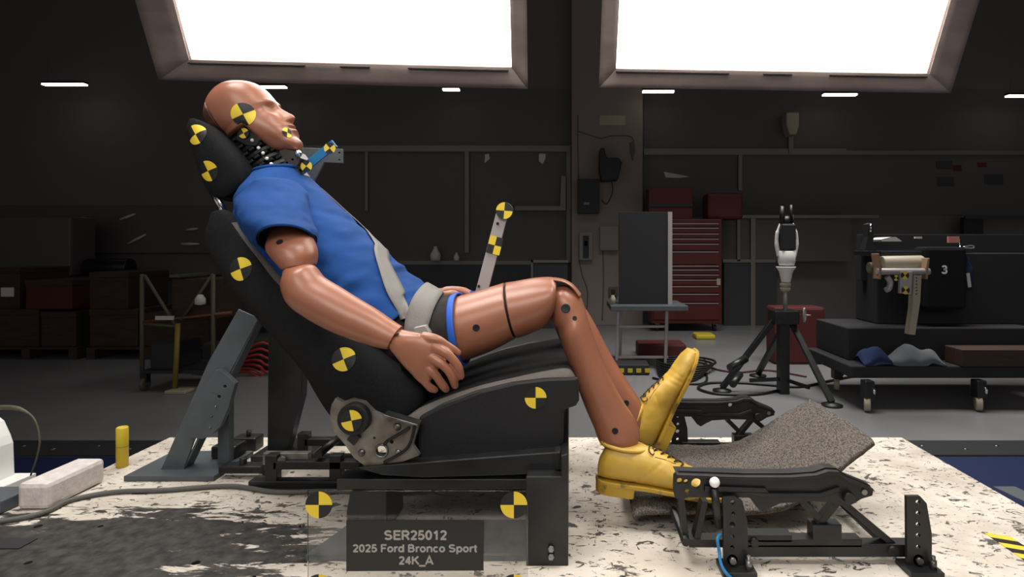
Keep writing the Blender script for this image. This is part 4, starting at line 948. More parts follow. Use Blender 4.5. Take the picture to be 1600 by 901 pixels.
# ================================================================ SOFTBOXES
def softbox(label, Y, bl, br, wl, wr_, wb, hgt=1.25):
    A, B = W(*bl, Y), W(*br, Y); X = (B-A).normalized(); U = Vector((0, -.451, .893)); U = (U-X*U.dot(X)).normalized(); Nn = X.cross(U)
    if Nn.y > 0: Nn = -Nn
    wd = (B-A).length; t = thing('softbox', label, 'softbox', ((A+B)/2+U*hgt/2-Nn*.15), 'large studio softboxes above the sled')
    def P(x, u, n): return A+X*x+U*u+Nn*n
    m = MB(); NX, NU = 14, 10
    vs = [P(wd*i/NX, hgt*j/NU, .004*math.sin(i*2.1+j)-.008) for i in range(NX+1) for j in range(NU+1)]
    m.add(vs, [(i*(NU+1)+j, (i+1)*(NU+1)+j, (i+1)*(NU+1)+j+1, i*(NU+1)+j+1) for i in range(NX) for j in range(NU)], 0, True)
    m.done('diffuser', 'diffuser', t)
    # cloth frame round the diffuser with a little sag, and the hood behind it
    m = MB(); inn = [(0, 0), (wd, 0), (wd, hgt), (0, hgt)]; out = [(-wl, -wb), (wd+wr_, -wb), (wd+wr_, hgt+.1), (-wl, hgt+.1)]; vs = []; n = 0
    for e in range(4):
        a0, a1, b0, b1 = inn[e], inn[(e+1) % 4], out[e], out[(e+1) % 4]
        K = 24; o = len(m.v); vs = []
        for k in range(K+1):
            f = k/K
            for s_ in range(5):
                g_ = s_/4; x = (a0[0]*(1-f)+a1[0]*f)*(1-g_)+(b0[0]*(1-f)+b1[0]*f)*g_; u = (a0[1]*(1-f)+a1[1]*f)*(1-g_)+(b0[1]*(1-f)+b1[1]*f)*g_
                vs.append(P(x, u, .012+.006*math.sin(g_*math.pi)+.005*noise.noise(Vector((x*5, u*5, g_*2)))*math.sin(g_*math.pi)))
        m.add(vs, [(k*5+s_, (k+1)*5+s_, (k+1)*5+s_+1, k*5+s_+1) for k in range(K) for s_ in range(4)], 0, True)
    m.done('cloth_frame', 'softbox', t, solid=.006)
    q = [P(-wl, -wb, .008), P(wd+wr_, -wb, .008), P(wd+wr_, hgt+.1, .008), P(-wl, hgt+.1, .008)]; b = [P(wd*.35, hgt*.35, -.45), P(wd*.65, hgt*.35, -.45), P(wd*.65, hgt*.65, -.45), P(wd*.35, hgt*.65, -.45)]
    MB().add(q+b, [(0, 1, 5, 4), (1, 2, 6, 5), (2, 3, 7, 6), (3, 0, 4, 7), (4, 5, 6, 7)]).done('hood', 'softbox', t, solid=.004)
    m = MB()
    for x0, x1 in ((0.0, .36), (.47, .56), (.68, .99)):
        a = P(wd*x0, -wb*.12, .021); c = P(wd*x1, -wb*.12, .021); m.beam(a, c, .004, .022, Nn)
    m.done('velcro_strip', 'velcro', t)
    for x in (wd*.1, wd*.9):
        a = P(x, hgt+.09, 0); MB().cyl(a, Vector((a.x, a.y, 5.2)), .008, seg=10).done('hanging_rod', 'black_metal', t)
softbox('large glowing softbox above the dummy, left of the two', 2.7, (298, 93), (800, 105), .17, .073, .095)
softbox('large glowing softbox at upper right, right of the two', 2.7, (962, 107), (1450, 115), .075, .125, .085)

# ================================================================ CEILING LIGHTS
ROW = [((68, 134, 132), 132, 'thin ceiling light at the far upper left above the dark wall'), ((408, 447, 136), 136, 'thin ceiling light just behind the forehead of the dummy'), ((692, 718, 140), 139, 'short ceiling light under the middle of the left softbox'), ((1004, 1053, 143), 143, 'ceiling light beside the painted column, under the right softbox'), ((1286, 1338, 148), 148, 'ceiling light under the right end of the right softbox'), ((1573, 1640, 150), 150, 'ceiling light at the far right edge of the photo')]
for (x0, x1, py), _, lb in ROW:
    Y = 9.6; a, b = W(x0, py, Y), W(x1, py, Y)
    t = thing('ceiling_light', lb, 'ceiling light', ((a+b)/2), 'ceiling lights at the back of the hall')
    MB().box((a.x, Y-.045, a.z-.016), (b.x, Y+.045, a.z+.012)).done('light_tube', 'tube_light', t, bevel=.003)
    MB().box((a.x-.01, Y-.05, a.z+.0125), (b.x+.01, Y+.05, a.z+.045)).done('housing', 'dark', t, bevel=.004)
    for x in (a.x+.06, b.x-.06): MB().cyl((x, Y, a.z+.045), (x, Y, 5.2), .002, seg=8).done('hanging_wire', 'wall', t)

# ================================================================ BACK WALL
def wpx(x, y, Y=WY): return W(x, y, Y)
def winbox(name, x0, y0, x1, y1, bars, glass=True, Y=WY, mt='alu'):
    a, b = W(x0, y1, Y), W(x1, y0, Y); o = MB().box((a.x, Y-.02, a.z), (b.x, Y-.008, b.z)).done(name, 'glass_dark'); struct(o)
    m = MB()
    for (p, q, r, s_) in bars:
        c, d = W(p, s_, Y), W(r, q, Y); m.box((c.x, Y-.07, c.z), (d.x, Y-.02, d.z))
    m.done('window_frame', mt, o, bevel=.004); return o
winbox('window_1', 470, 140, 892, 410, [(470, 228, 892, 238), (727, 238, 734, 395), (885, 238, 892, 410), (572, 238, 577, 330)])
winbox('window_2', 1005, 140, 1600, 336, [(1005, 233, 1320, 243), (1320, 236, 1600, 243), (1152, 243, 1158, 298)], Y=10.29)
struct(MB().box((W(480, 0, WY).x, WY-.05, W(0, 413, WY).z), (W(885, 0, WY).x, WY-.012, W(0, 407, WY).z)).done('trim_3', 'alu'))
MB_ = MB().box((W(472, 0, WY).x, WY-.04, ZF), (W(885, 0, WY).x, WY-.01, W(0, 413, WY).z)); struct(MB_.done('trim_4', 'grey_panel'))
# glazed door and partition to the right of the tool chest
d1 = winbox('door_1', 1125, 336, 1330, 408, [(1125, 336, 1370, 341), (1150, 341, 1155, 408), (1172, 341, 1179, 408), (1128, 405, 1210, 410)], Y=10.0)
a, b = W(1130, 520, 10.0), W(1212, 410, 10.0)
pn = MB().box((a.x, 9.95, ZF), (b.x, 9.99, b.z)).done('door_panel', 'grey_panel', d1, bevel=.005)
m = MB(); m.box((W(1171, 0, 10).x, 9.92, ZF), (W(1178, 0, 10).x, 9.98, W(0, 341, 10).z)); m.done('door_post', 'alu', d1)
struct(MB().box((W(1500, 0, 10).x, 9.9, ZF), (W(1530, 0, 10).x, 10.0, W(0, 340, 10).z)).done('trim_5', 'dark'))
struct(MB().box((W(1500, 0, 10).x, 9.85, W(0, 343, 10).z), (W(1620, 0, 10).x, 9.9, W(0, 338, 10).z)).done('trim_6', 'grey_panel'))
# shelf with bright corner seen through the window, two sheets of paper
sf = thing('wall_frame', 'pale L-shaped frame on the window right of the dummy', 'frame', tuple(W(840, 326, 10.2)))
MB().box((W(805, 0, 10.2).x, 10.15, W(0, 329, 10.2).z), (W(884, 0, 10.2).x, 10.22, W(0, 322, 10.2).z)).done('shelf_edge', 'alu', sf, bevel=.004)
MB().prism([W2(875, 328, 10.2), W2(884, 328, 10.2), W2(884, 275, 10.2), (W2(877, 275, 10.2))], 10.16, 10.21).done('side_edge', 'alu', sf, bevel=.004)
for px, s_, lb in ((761, .06, 'small white paper stuck high on the window pane, left of the two'), (847, .09, 'small white paper stuck high on the window pane, right of the two')):
    m = MB().pxprism([(px-5, 240), (px+s_*60, 240), (px+s_*60, 247), (px+1, 256), (px-5, 252)] if px > 800 else [(px-3, 241), (px+3, 240), (px+4, 248), (px-4, 255)], 10.265, 10.27); tag(m.done('paper_sheet', 'paper'), lb, 'paper', 'papers on the window')
# chair-like frame corner right of the legs
t = thing('work_stool', 'grey framed board leaning below the window near the column', 'board', tuple(G and gp(860, 520)))
MB().box((W(831, 0, 9.6).x, 9.6, ZF), (W(887, 0, 9.6).x, 9.64, W(0, 410, 9.6).z)).done('board_panel', 'grey_panel', t, bevel=.004)
m = MB(); m.box((W(830, 0, 9.6).x, 9.57, ZF), (W(833, 0, 9.6).x, 9.61, W(0, 406, 9.6).z)); m.box((W(830, 0, 9.6).x, 9.57, W(0, 410, 9.6).z), (W(888, 0, 9.6).x, 9.61, W(0, 406, 9.6).z)); m.done('board_edge', 'alu', t)
t.name = 'leaning_board'
# things on the column
CYL = 9.945
def colbox(name, lb, cat, x0, y0, x1, y1, dep, mt, parts=()):
    a, b = W(x0, y1, CYL), W(x1, y0, CYL); t = thing(name, lb, cat, (a.x, CYL, a.z))
    MB().box((a.x, CYL-dep, a.z), (b.x, CYL+.003, b.z)).done('case', mt, t, bevel=.008)
    for n_, p, q, r, s_, m_ in parts:
        c, d = W(p, s_, CYL-dep), W(r, q, CYL-dep); MB().box((c.x, CYL-dep-.015, c.z), (d.x, CYL-dep+.002, d.z)).done(n_, m_, t, bevel=.003)
    return t
colbox('wall_phone', 'white framed wall phone on the painted column', 'telephone', 905, 363, 926, 406, .08, 'alu', [('handset', 911, 368, 920, 403, 'dark'), ('keypad', 913, 376, 918, 384, 'alu')])
colbox('fuse_box', 'dark electrical box on the left half of the column', 'electrical box', 902, 281, 936, 334, .15, 'dark', [('box_label', 912, 316, 921, 320, 'alu')])
colbox('junction_box', 'pale square junction box on the column beside the dark board', 'electrical box', 937, 354, 966, 391, .08, 'alu')
colbox('wall_sign', 'faded worn rectangular sign high on the column', 'sign', 936, 180, 977, 196, .01, 'beige')
colbox('power_outlet', 'small brownish outlet low on the column', 'outlet', 951, 448, 965, 462, .04, 'olive', [('socket', 955, 452, 961, 458, 'dark')])
t = thing('wall_speaker', 'dark loudspeaker bracketed to the column above the boxes', 'speaker', tuple(W(952, 260, CYL)))
m = MB().pxprism([(937, 232), (944, 230), (948, 246), (968, 246), (972, 254), (966, 280), (940, 282), (936, 262)], CYL-.3, CYL); m.done('speaker_case', 'dark', t, bevel=.02)
m = MB().tube(spline([W(955, 280, CYL-.1), W(957, 300, CYL-.05), W(948, 318, CYL-.03), W(940, 312, CYL-.02)], 6), .008, 6); m.done('speaker_wire', 'black_cable', t)
t = thing('wall_hook', 'small hanging tool on the right side of the column', 'hook', tuple(W(987, 230, CYL)))
MB().pxprism([(984, 222), (991, 222), (992, 236), (989, 251), (986, 240)], CYL-.03, CYL).done('hook_body', 'olive', t, bevel=.005)
for pts, lb in (([(903, 205), (925, 212), (940, 216), (955, 212), (985, 213), (990, 222)], 'thin cable running sideways across the column above the speaker'), ([(905, 406), (910, 430), (918, 455), (916, 495)], 'thin cable hanging down from the wall phone on the column'), ([(942, 391), (943, 440), (941, 500)], 'thin conduit below the square junction box'), ([(903, 180), (903, 230), (904, 281)], 'thin vertical conduit above the dark electrical box')):
    tag(MB().tube(spline([W(x, y, CYL-.004) for x, y in pts], 5), .008, 6).done('wall_cable', 'cable'), lb, 'cable')

# folding table with a dark board standing on it
TY = 6.4
ft = thing('folding_table', 'grey folding table in front of the column with a dark board on top', 'table', (.8, TY, ZF))
a, b = W(953, 484, TY), W(1072, 476, TY); TZ = b.z
MB().box((a.x, TY-.12, a.z), (b.x, TY+.55, TZ)).done('tabletop', 'grey_paint', ft, bevel=.006)
def leg(x0, y): MB().beam((x0, y, ZF), (x0+.02, y, a.z), .03, .03).done('leg', 'bar_grey', ft, bevel=.004)
for px, yy in ((963, TY), (974, TY+.45), (1039, TY), (1051, TY+.45)): leg(W(px, 0, TY).x, yy)
for zz in (-.28, -.62):
    MB().box((W(963, 0, TY).x, TY+.0, zz), (W(1040, 0, TY).x+.03, TY+.02, zz+.025)).done('stretcher', 'bar_grey', ft)
db = thing('display_board', 'tall dark flat board with pale right edge standing on the folding table', 'board', (.8, TY+.1, TZ))
p0, p1 = W(967, 473, TY+.1), W(1043, 331, TY+.1); MB().box((p0.x, TY+.08, TZ+.001), (p1.x, TY+.12, p1.z)).done('panel', 'matte', db, bevel=.004)
m = MB(); p2 = W(1050, 331, TY+.1); m.box((p1.x, TY+.07, TZ+.001), (p2.x-.002, TY+.13, p1.z)); m.done('edge_strip', 'bar_grey', db)
m = MB().lathe((W(958, 0, TY).x, TY+.05, TZ), [(.001, 0), (.03, 0), (.03, .07), (.018, .09), (.018, .10), (.001, .10)]); tag(m.done('bottle', 'beige'), 'small pale bottle at the left end of the folding table', 'bottle')
# tool chest
CHY = 9.2
def chest():
    x0, x1 = W(1018, 0, CHY).x, W(1128, 0, CHY).x; z0, z1 = ZF+.13, W(0, 342, CHY).z
    t = thing('tool_chest', 'tall red tool chest with many drawers on wheels beside the column', 'tool chest', ((x0+x1)/2, CHY, ZF))
    MB().box((x0, CHY, z0), (x1, CHY+.55, z1)).done('case', 'red', t, bevel=.01)
    zs = [W(0, q, CHY).z for q in (348, 355, 364, 372, 380, 392, 414, 420, 428, 436, 446, 458, 472, 500)]
    for i in range(len(zs)-1):
        dr = MB().box((x0+.03, CHY-.02, zs[i+1]+.012), (x1-.05, CHY+.002, zs[i]-.004)).done('drawer', 'red', t, bevel=.003)
        MB().box((x0+.05, CHY-.032, zs[i]-.022), (x1-.06, CHY-.019, zs[i]-.010)).done('drawer_handle', 'bar_grey', dr)
    MB().box((x1-.09, CHY-.03, W(0, 445, CHY).z), (x1-.03, CHY-.02, W(0, 435, CHY).z)).done('lock_plate', 'beige', t)
    for x in (x0+.1, x1-.1): MB().cyl((x-.02, CHY+.1, ZF+.062), (x+.02, CHY+.1, ZF+.062), .06, seg=20).done('caster', 'dark', t); MB().box((x-.03, CHY+.06, ZF+.06), (x+.03, CHY+.14, z0)).done('caster_fork', 'steel', t)
    return x0, x1, z1
cx0, cx1, cz1 = chest()
t = thing('tool_box', 'smaller dull red tool box on top of the tall red tool chest', 'tool box', (cx0+.3, CHY+.1, cz1))
MB().box((cx0-.03, CHY+.1, cz1+.001), (cx0+.68, CHY+.5, W(0, 292, CHY).z)).done('case', 'red_dark', t, bevel=.015)
MB().box((cx0-.03, CHY+.08, W(0, 322, CHY).z), (cx0+.68, CHY+.1, W(0, 318, CHY).z)).done('lid_seam', 'dark', t)
tag(MB().box((W(1108, 0, CHY).x, CHY+.1, cz1+.001), (W(1165, 0, CHY).x, CHY+.5, W(0, 300, CHY).z)).done('tool_case', 'red_dark', None, bevel=.05), 'very dark red tool case right of the tool box on the chest', 'tool case')
# wall-mounted beige unit above the tripod
t = thing('ceiling_speaker', 'pale wedge shaped unit mounted high on the dark wall', 'wall unit', tuple(W(1239, 190, 10.1)))
MB().pxprism([(1229, 175), (1249, 175), (1249, 196), (1245, 210), (1234, 210), (1229, 194)], 10.0, 10.25).done('case', 'beige', t, bevel=.02)
MB().box((W(1236, 0, 10.1).x, 10.2, W(0, 238, 10.1).z), (W(1243, 0, 10.1).x, 10.26, W(0, 208, 10.1).z)).done('bracket', 'alu', t)
tag(MB().pxprism([(1037, 268), (1058, 272), (1078, 276), (1058, 278), (1040, 277)], 10.262, 10.2705).done('glass_reflection', 'paper'), 'white wedge shaped light reflection modelled on the window above the red tool box', 'reflection')  # added wedge whose white colour paints a lamp reflection in the glass
# papers pinned in the dark right part
for i, (x0, y0, x1, y1, mt, lb) in enumerate(((1463, 251, 1488, 264, 'grey_panel', 'grey paper on the far right wall, upper of the stacked pair'), (1464, 277, 1490, 291, 'grey_panel', 'grey paper on the far right wall, lower of the stacked pair'), (1538, 272, 1567, 288, 'grey_panel', 'grey paper on the far right wall, nearest the photo edge'), (1489, 258, 1502, 267, 'red_dark', 'red tag beside the stacked grey papers'), (1527, 254, 1541, 261, 'red_dark', 'red tag above the rightmost grey paper'))):
    tag(MB().pxprism([(x0, y0), (x1, y0), (x1+1, y1), (x0+1, y1)], 10.262, 10.267).done('wall_note', mt), lb, 'paper', 'papers on the far right wall')

# ================================================================ TRIPOD STAND WITH WHITE FIXTURE
ty = 5.3
tp = thing('tripod_stand', 'black tripod stand with a white cup-shaped fixture on its pole', 'tripod', tuple(gp(1223, 606)))
def TP(x, y, Y=ty): return W(x, y, Y)
m = MB().box((TP(1216, 0).x, ty-.05, ZF+.002), (TP(1231, 0).x, ty+.05, TP(0, 500).z)); m.done('center_post', 'black_metal', tp, bevel=.005)
f1, f2, f3 = gp(1128, 611), gp(1300, 634), Vector((TP(1240, 0).x-.1, 6.0, ZF))
for f, tpx in ((f1, (1216, 490)), (f2, (1236, 502)), (f3, (1230, 500))):
    q = TP(*tpx); MB().beam(f+Vector((0, 0, .03)), q, .05, .05).done('leg', 'black_metal', tp, bevel=.005)
    MB().lathe(f+Vector((0, 0, .002)), [(.001, 0), (.085, 0), (.085, .012), (.02, .03), (.001, .03)]).done('foot', 'black_rubber', tp)
mid = TP(1224, 590); mid.z = -.60
for f in (f1, f2): MB().beam(f*.55+mid*.45+Vector((0, 0, .05)), mid, .03, .03).done('stretcher', 'black_metal', tp)
MB().box((TP(1205, 0).x, ty-.1, TP(0, 505).z), (TP(1243, 0).x, ty+.1, TP(0, 484).z)).done('head_block', 'black_metal', tp, bevel=.01)
m = MB().cyl(TP(1156, 585, 4.9), TP(1145, 600, 4.7), .03); m.cyl(TP(1165, 560, 5.1), TP(1140, 575, 5.0), .035); m.done('leg_brace', 'black_metal', tp)
MB().cyl(TP(1243, 492), TP(1252, 492), .008).done('wheel_shaft', 'steel', tp)
m = MB(); c = TP(1257, 492); m.tube([c+Vector((.018*math.cos(t*math.pi/12), .02*math.cos(t*math.pi/12), .062*math.sin(t*math.pi/12))) for t in range(24)], .008, 8, closed=True); m.beam(c-Vector((0, 0, .06)), c+Vector((0, 0, .06)), .01, .01); m.cyl(c, c+Vector((.05, -.02, 0)), .006); m.done('hand_wheel', 'bar_grey', tp)
ax = TP(1228, 490)
MB().cyl(TP(1227, 486), TP(1227, 446), .020, seg=20).done('pole', 'bar_grey', tp)
MB().lathe(TP(1227, 455), [(.03, 0), (.045, .01), (.045, .035), (.035, .045), (.048, .05), (.048, .075), (.03, .08)]).done('clamp_collar', 'beige', tp)
MB().lathe(TP(1228, 441), [(.001, 0), (.040, 0), (.044, .02), (.062, .10), (.085, .135), (.088, .145), (.001, .147)]).done('white_cone', 'white', tp)
cup = MB().lathe(TP(1229, 415), [(.001, .0), (.065, .004), (.076, .03), (.080, .13), (.074, .135), (.068, .12), (.001, .10)]).done('white_cup', 'white', tp)
m = MB()
for sg in (-1, 1): m.tube(spline([TP(1229+sg*12, 400), TP(1229+sg*15.5, 380), TP(1229+sg*14, 362), TP(1229+sg*9, 349)], 6), [.02]*7+[.017]*6+[.012]*6, 12)
m.done('fork_arm', 'white', tp)
MB().box((TP(1218, 0).x, ty-.07, TP(0, 391).z), (TP(1240, 0).x, ty+.05, TP(0, 350).z)).done('fixture_block', 'dark', tp, bevel=.015)
m = MB(); m.cyl(TP(1222, 352), TP(1222, 322), .025, .018); m.cyl(TP(1237, 350), TP(1236, 320), .014); m.cyl(TP(1229, 352), TP(1229, 338), .04, .03); m.ball(TP(1229, 356), .035); m.done('fixture_top', 'black_metal', tp)
m = MB().cyl(TP(1240, 342), TP(1236, 322), .005); m.cyl(TP(1223, 336), TP(1223, 326), .006); m.done('fixture_pin', 'chrome', tp)
# cables on the floor
def fl(pts, r=.012, z=0): return [gp(x, y)+Vector((0, 0, r)) for x, y in pts]
tag(MB().tube(spline(fl([(1215, 612), (1180, 618), (1120, 617), (1091, 608), (1110, 600), (1160, 600), (1200, 603), (1250, 606), (1290, 598), (1330, 590)]), 8), .013, 8).done('floor_cable', 'black_cable'), 'black cable looped on the lab floor around the tripod', 'cable')
tag(MB().tube(spline(fl([(1100, 560), (1110, 575), (1150, 583), (1200, 580), (1260, 590)]), 8), .009, 8).done('floor_cable', 'red_dark'), 'thin dark red cable on the floor between table and tripod', 'cable')
m = MB()
for i in range(7):
    c = gp(1060+i*2, 588-i*2); m.tube([c+Vector((.2*math.cos(t*math.pi/10)*(1+.1*i), .28*math.sin(t*math.pi/10), .012+.012*i)) for t in range(20)], .013, 6, closed=True)
tag(m.done('coiled_cable', 'black_cable'), 'coiled dark cable on the floor behind the raised yellow shoe', 'cable')
tag(MB().tube(spline(fl([(1030, 580), (1060, 590), (1100, 585), (1100, 600), (1060, 600), (1020, 592)]), 6), .012, 8).done('floor_cable', 'black_cable'), 'black cable lying beside the table feet', 'cable')
bx = thing('equipment_pack', 'dark green and yellow battery pack on the floor by the table feet', 'equipment pack', tuple(gp(985, 586)))
p = gp(960, 586); q = gp(1015, 586); MB().box((p.x, p.y, ZF+.002), (q.x, p.y+.25, ZF+.11)).done('case', 'dark', bx, bevel=.01)
for k in range(4): MB().box((p.x+.05+k*.09, p.y-.01, ZF+.03), (p.x+.10+k*.09, p.y+.003, ZF+.07)).done('yellow_marker', 'yellow_post', bx)
tag(MB().box((gp(990, 545).x, 7.0, ZF+.001), (gp(1058, 545).x, 7.4, ZF+.16)).done('red_crate', 'red_dark', None, bevel=.02), 'low red crate on the floor under the folding table', 'crate')
tag(MB().box((gp(1075, 521).x, 8.4, ZF+.001), (gp(1103, 521).x, 8.7, ZF+.07)).done('yellow_level', 'yellow_post', None, bevel=.02), 'small yellow case on the floor before the red tool chest', 'case')
tag(MB().box((TP(1210, 0, 6.6).x, 6.6, ZF+.25), (TP(1290, 0, 6.6).x, 6.9, TP(0, 480, 6.6).z)).done('red_bin', 'red_dark', None, bevel=.03), 'dull red bin standing in the dark behind the tripod', 'bin')
bpy.data.objects['red_bin'].data.transform(Matrix.Identity(4))
for v in bpy.data.objects['red_bin'].data.vertices:
    if v.co.z < ZF+.3: v.co.z = ZF+.001

# ================================================================ EQUIPMENT CART ON THE RIGHT
EY = 4.75
def EP(x, y, Y=EY): return W(x, y, Y)
ec = thing('equipment_cart', 'large black equipment cart on grey casters at the right', 'cart', (2.9, EY+.3, ZF))
x0, x1 = EP(1330, 0).x, EP(1660, 0).x
MB().box((x0, EY, ZF+.26), (x1, EY+.9, ZF+.36)).done('deck', 'matte', ec, bevel=.01)
MB().box((EP(1325, 0, EY+.25).x, EY+.25, ZF+.36), (x1, EY+.9, EP(0, 512, EY+.25).z)).done('lower_bin', 'matte', ec, bevel=.01)
MB().box((EP(1370, 0, EY+.5).x, EY+.5, EP(0, 512, EY+.25).z), (EP(1640, 0, EY+.5).x, EY+.9, EP(0, 395, EY+.5).z)).done('upper_cabinet', 'matte', ec, bevel=.01)
for i, (px, py, dy) in enumerate(((1356, 643, 0), (1530, 642, 0), (1308, 610, .55))):
    f = gp(px, py); f.y = max(f.y, EY-.1); r = .062
    MB().cyl((f.x-.022, f.y+.02, ZF+r+.001), (f.x+.022, f.y, ZF+r+.001), r, seg=24).done('caster_wheel', 'beige', ec, bevel=.008)
    m = MB().box((f.x-.035, f.y-.03, ZF+.11), (f.x+.045, f.y+.06, ZF+.255)); m.done('caster_fork', 'black_metal', ec, bevel=.01)
    MB().cyl((f.x+.035, f.y-.03, ZF+.15), (f.x+.035, f.y-.03, ZF+.20), .013, seg=12).done('caster_pin', 'chrome', ec)
# number 3 drum
dr = thing('black_canister', 'black upright canister marked with a white number 3', 'canister', tuple(EP(1476, 470, 5.2)))
zb = EP(0, 395, EY+.5).z
q0 = EP(1476, 421, 5.05); MB().box((q0.x-.17, 5.05, q0.z-.35), (q0.x+.20, 5.24, q0.z+.20)).done('canister_body', 'black_fabric', dr, bevel=.03)
text('3', 1476, 421, 10, 5.048, 'white', dr, 1.2, 'number', hpx=13)
# hanging thorax fixture
hx = thing('rib_fixture', 'beige rib and cylinder test fixture with targets in front of the black cart', 'test fixture', tuple(EP(1405, 430, 4.6)))
HY = 4.6
MB().cyl(EP(1377, 412, HY), EP(1440, 411, HY), .062, seg=32).done('cylinder', 'beige', hx, bevel=.006)
MB().cyl(EP(1370, 424, HY-.10), EP(1452, 424, HY-.10), .026, seg=20).done('front_tube', 'bar_grey', hx, bevel=.004)
for px, tp_ in ((1373, 396), (1452, 403)):
    sg = 1 if px < 1400 else -1
    MB().pxprism([(px-2, tp_), (px+1, tp_), (px+sg*3+2, 420), (px+sg*3+1, 436), (px+sg*3-2, 436), (px+sg*3-2, 418)], HY-.13, HY-.03).done('end_plate', 'tan', hx, bevel=.004)
MB().pxprism([(1407, 424), (1426, 424), (1424, 460), (1406, 458)], HY-.13, HY-.10).done('front_plate', 'bar_grey', hx, bevel=.003)
MB().pxprism([(1428, 430), (1440, 430), (1438, 470), (1430, 523), (1420, 522), (1426, 480), (1427, 450)], HY-.12, HY-.06, [(1432, 434+i*5, 1.3) for i in range(6)]).done('spine_strip', 'beige', hx, bevel=.006)
m = MB().tube(spline([EP(1386, 432, HY-.1), EP(1391, 440, HY-.1), EP(1389, 450, HY-.1), EP(1384, 453, HY-.1)], 6), .022, 10); m.done('hook', 'bar_grey', hx)
for px, py, r in ((1414, 430, 6.5), (1415, 453, 6.5)): target(hx, px, py, r, 40, None, Y=HY-.133)
for px, py, r in ((1400, 434, 4.5),): target(hx, px, py, r, 40, None, Y=HY-.128)
MB().cyl(EP(1357, 418, HY), EP(1365, 418, HY), .045, seg=24).done('end_knob', 'olive', hx, bevel=.008)
MB().cyl(EP(1365, 418, HY), EP(1378, 418, HY), .015).done('shaft', 'steel', hx)
m = MB(); m.box((EP(1380, 0, HY).x, HY+.03, EP(0, 400, HY).z), (EP(1445, 0, HY).x, 5.085, EP(0, 392, HY).z)); m.done('mount_arm', 'black_metal', hx, bevel=.006)
m = MB().pxprism([(1356, 350), (1362, 348), (1366, 362), (1364, 380), (1370, 392), (1352, 390), (1356, 370)], HY, HY+.08); m.cyl(EP(1361, 350, HY-.005), EP(1360, 362, HY-.005), .008, mi=1); m.done('small_tool', ['dark', 'chrome'], hx)
hx.name = 'rib_fixture'
tag(MB().pxprism([(1376, 374), (1392, 370), (1400, 370), (1410, 377), (1378, 377)], 5.1, 5.35).done('paper_note', 'paper'), 'white folded paper above the rib fixture', 'paper', 'papers on the black cart')
tag(MB().box((EP(1388, 0, 5.1).x, 5.1, EP(0, 397, 5.1).z), (EP(1420, 0, 5.1).x, 5.12, EP(0, 391.5, 5.1).z)).done('paper_note', 'paper'), 'narrow grey label just above the beige cylinder', 'paper', 'papers on the black cart')
tag(MB().box((EP(1482, 0, 5.2).x, 5.2, EP(0, 379, 5.2).z), (EP(1499, 0, 5.2).x, 5.22, EP(0, 369, 5.2).z)).done('sticky_note', 'pink'), 'pink note above the white number 3', 'paper', 'papers on the black cart')
tag(MB().box((EP(1430, 0, 5.2).x, 5.2, EP(0, 372.5, 5.2).z), (EP(1441, 0, 5.2).x, 5.22, EP(0, 369.5, 5.2).z)).done('paper_note', 'paper'), 'tiny pale strip left of the pink note', 'paper', 'papers on the black cart')
back_x = MB().box((EP(1345, 0, 5.42).x, 5.42, EP(0, 512, 5.25).z+.42), (EP(1600, 0, 5.42).x, 5.5, EP(0, 366, 5.42).z)); back_x.done('back_panel', 'matte', ec, bevel=.004)
MB().box((EP(1376, 0, 5.1).x, 5.09, zb), (EP(1500, 0, 5.24).x, 5.42, zb+.03)).done('shelf', 'dark', ec)
t = thing('clip_light', 'bright metal clip hanging right of the pink note', 'clip', tuple(EP(1515, 386, 5.2)))
m = MB().tube(spline([EP(1500, 372, 5.3), EP(1500, 386, 5.2), EP(1508, 387, 5.2), EP(1521, 387, 5.2), EP(1518, 383, 5.2), EP(1505, 386, 5.2)], 5), .008, 8); m.done('clip_wire', 'chrome', t)
t = thing('spray_bottle', 'dark bottle with a white label at the right of the canister', 'bottle', tuple(EP(1513, 440, 5.1)))
MB().lathe((EP(1510, 0, 5.15).x, 5.15, EP(0, 452, 5.15).z), [(.001, 0), (.045, 0), (.045, .2), (.02, .25), (.02, .29), (.001, .29)]).done('bottle_body', 'cloth_blue', t)
MB().pxprism([(1510, 427), (1515, 426), (1518, 448), (1513, 449)], 5.10, 5.106).done('bottle_label', 'paper', t)
m = MB()
def cloth(name, lb, x0, x1, yt, yb, Y, mt, gap=.0, amp=.06):
    a, b = EP(x0, yb, Y), EP(x1, yt, Y); m = MB(); n = 24; vs = []
    for i in range(n+1):
        for j in range(9):
            f = i/n; x = a.x+(b.x-a.x)*f; hz = (b.z-a.z)*(.35+.65*math.sin(math.pi*min(1, f*1.0))**.6)
            s_ = j/8; y = Y-.10+.20*s_; z = a.z+hz*math.sin(math.pi*s_)**.7+amp*noise.noise(Vector((x*9, y*9, a.z)))
            vs.append((x, y, max(z, a.z)))
    m.add(vs, [(i*9+j, (i+1)*9+j, (i+1)*9+j+1, i*9+j+1) for i in range(n) for j in range(8)], 0, True); m.f.append([i*9 for i in range(n+1)]+[i*9+8 for i in range(n, -1, -1)]); m.m.append(0); m.s.append(False)
    return tag(m.done(name, mt), lb, 'cloth')
def oncart(ob):
    zt = ZF+.361; mz = min(v.co.z for v in ob.data.vertices)
    for v in ob.data.vertices: v.co.z += zt-mz
oncart(cloth('folded_cloth', 'crumpled blue cloth on the lower deck of the black cart', 1343, 1385, 528, 552, EY+.10, 'cloth_blue'))
oncart(cloth('folded_cloth', 'crumpled grey cloth beside the blue one on the cart deck', 1386, 1468, 534, 562, EY+.10, 'cloth_grey'))
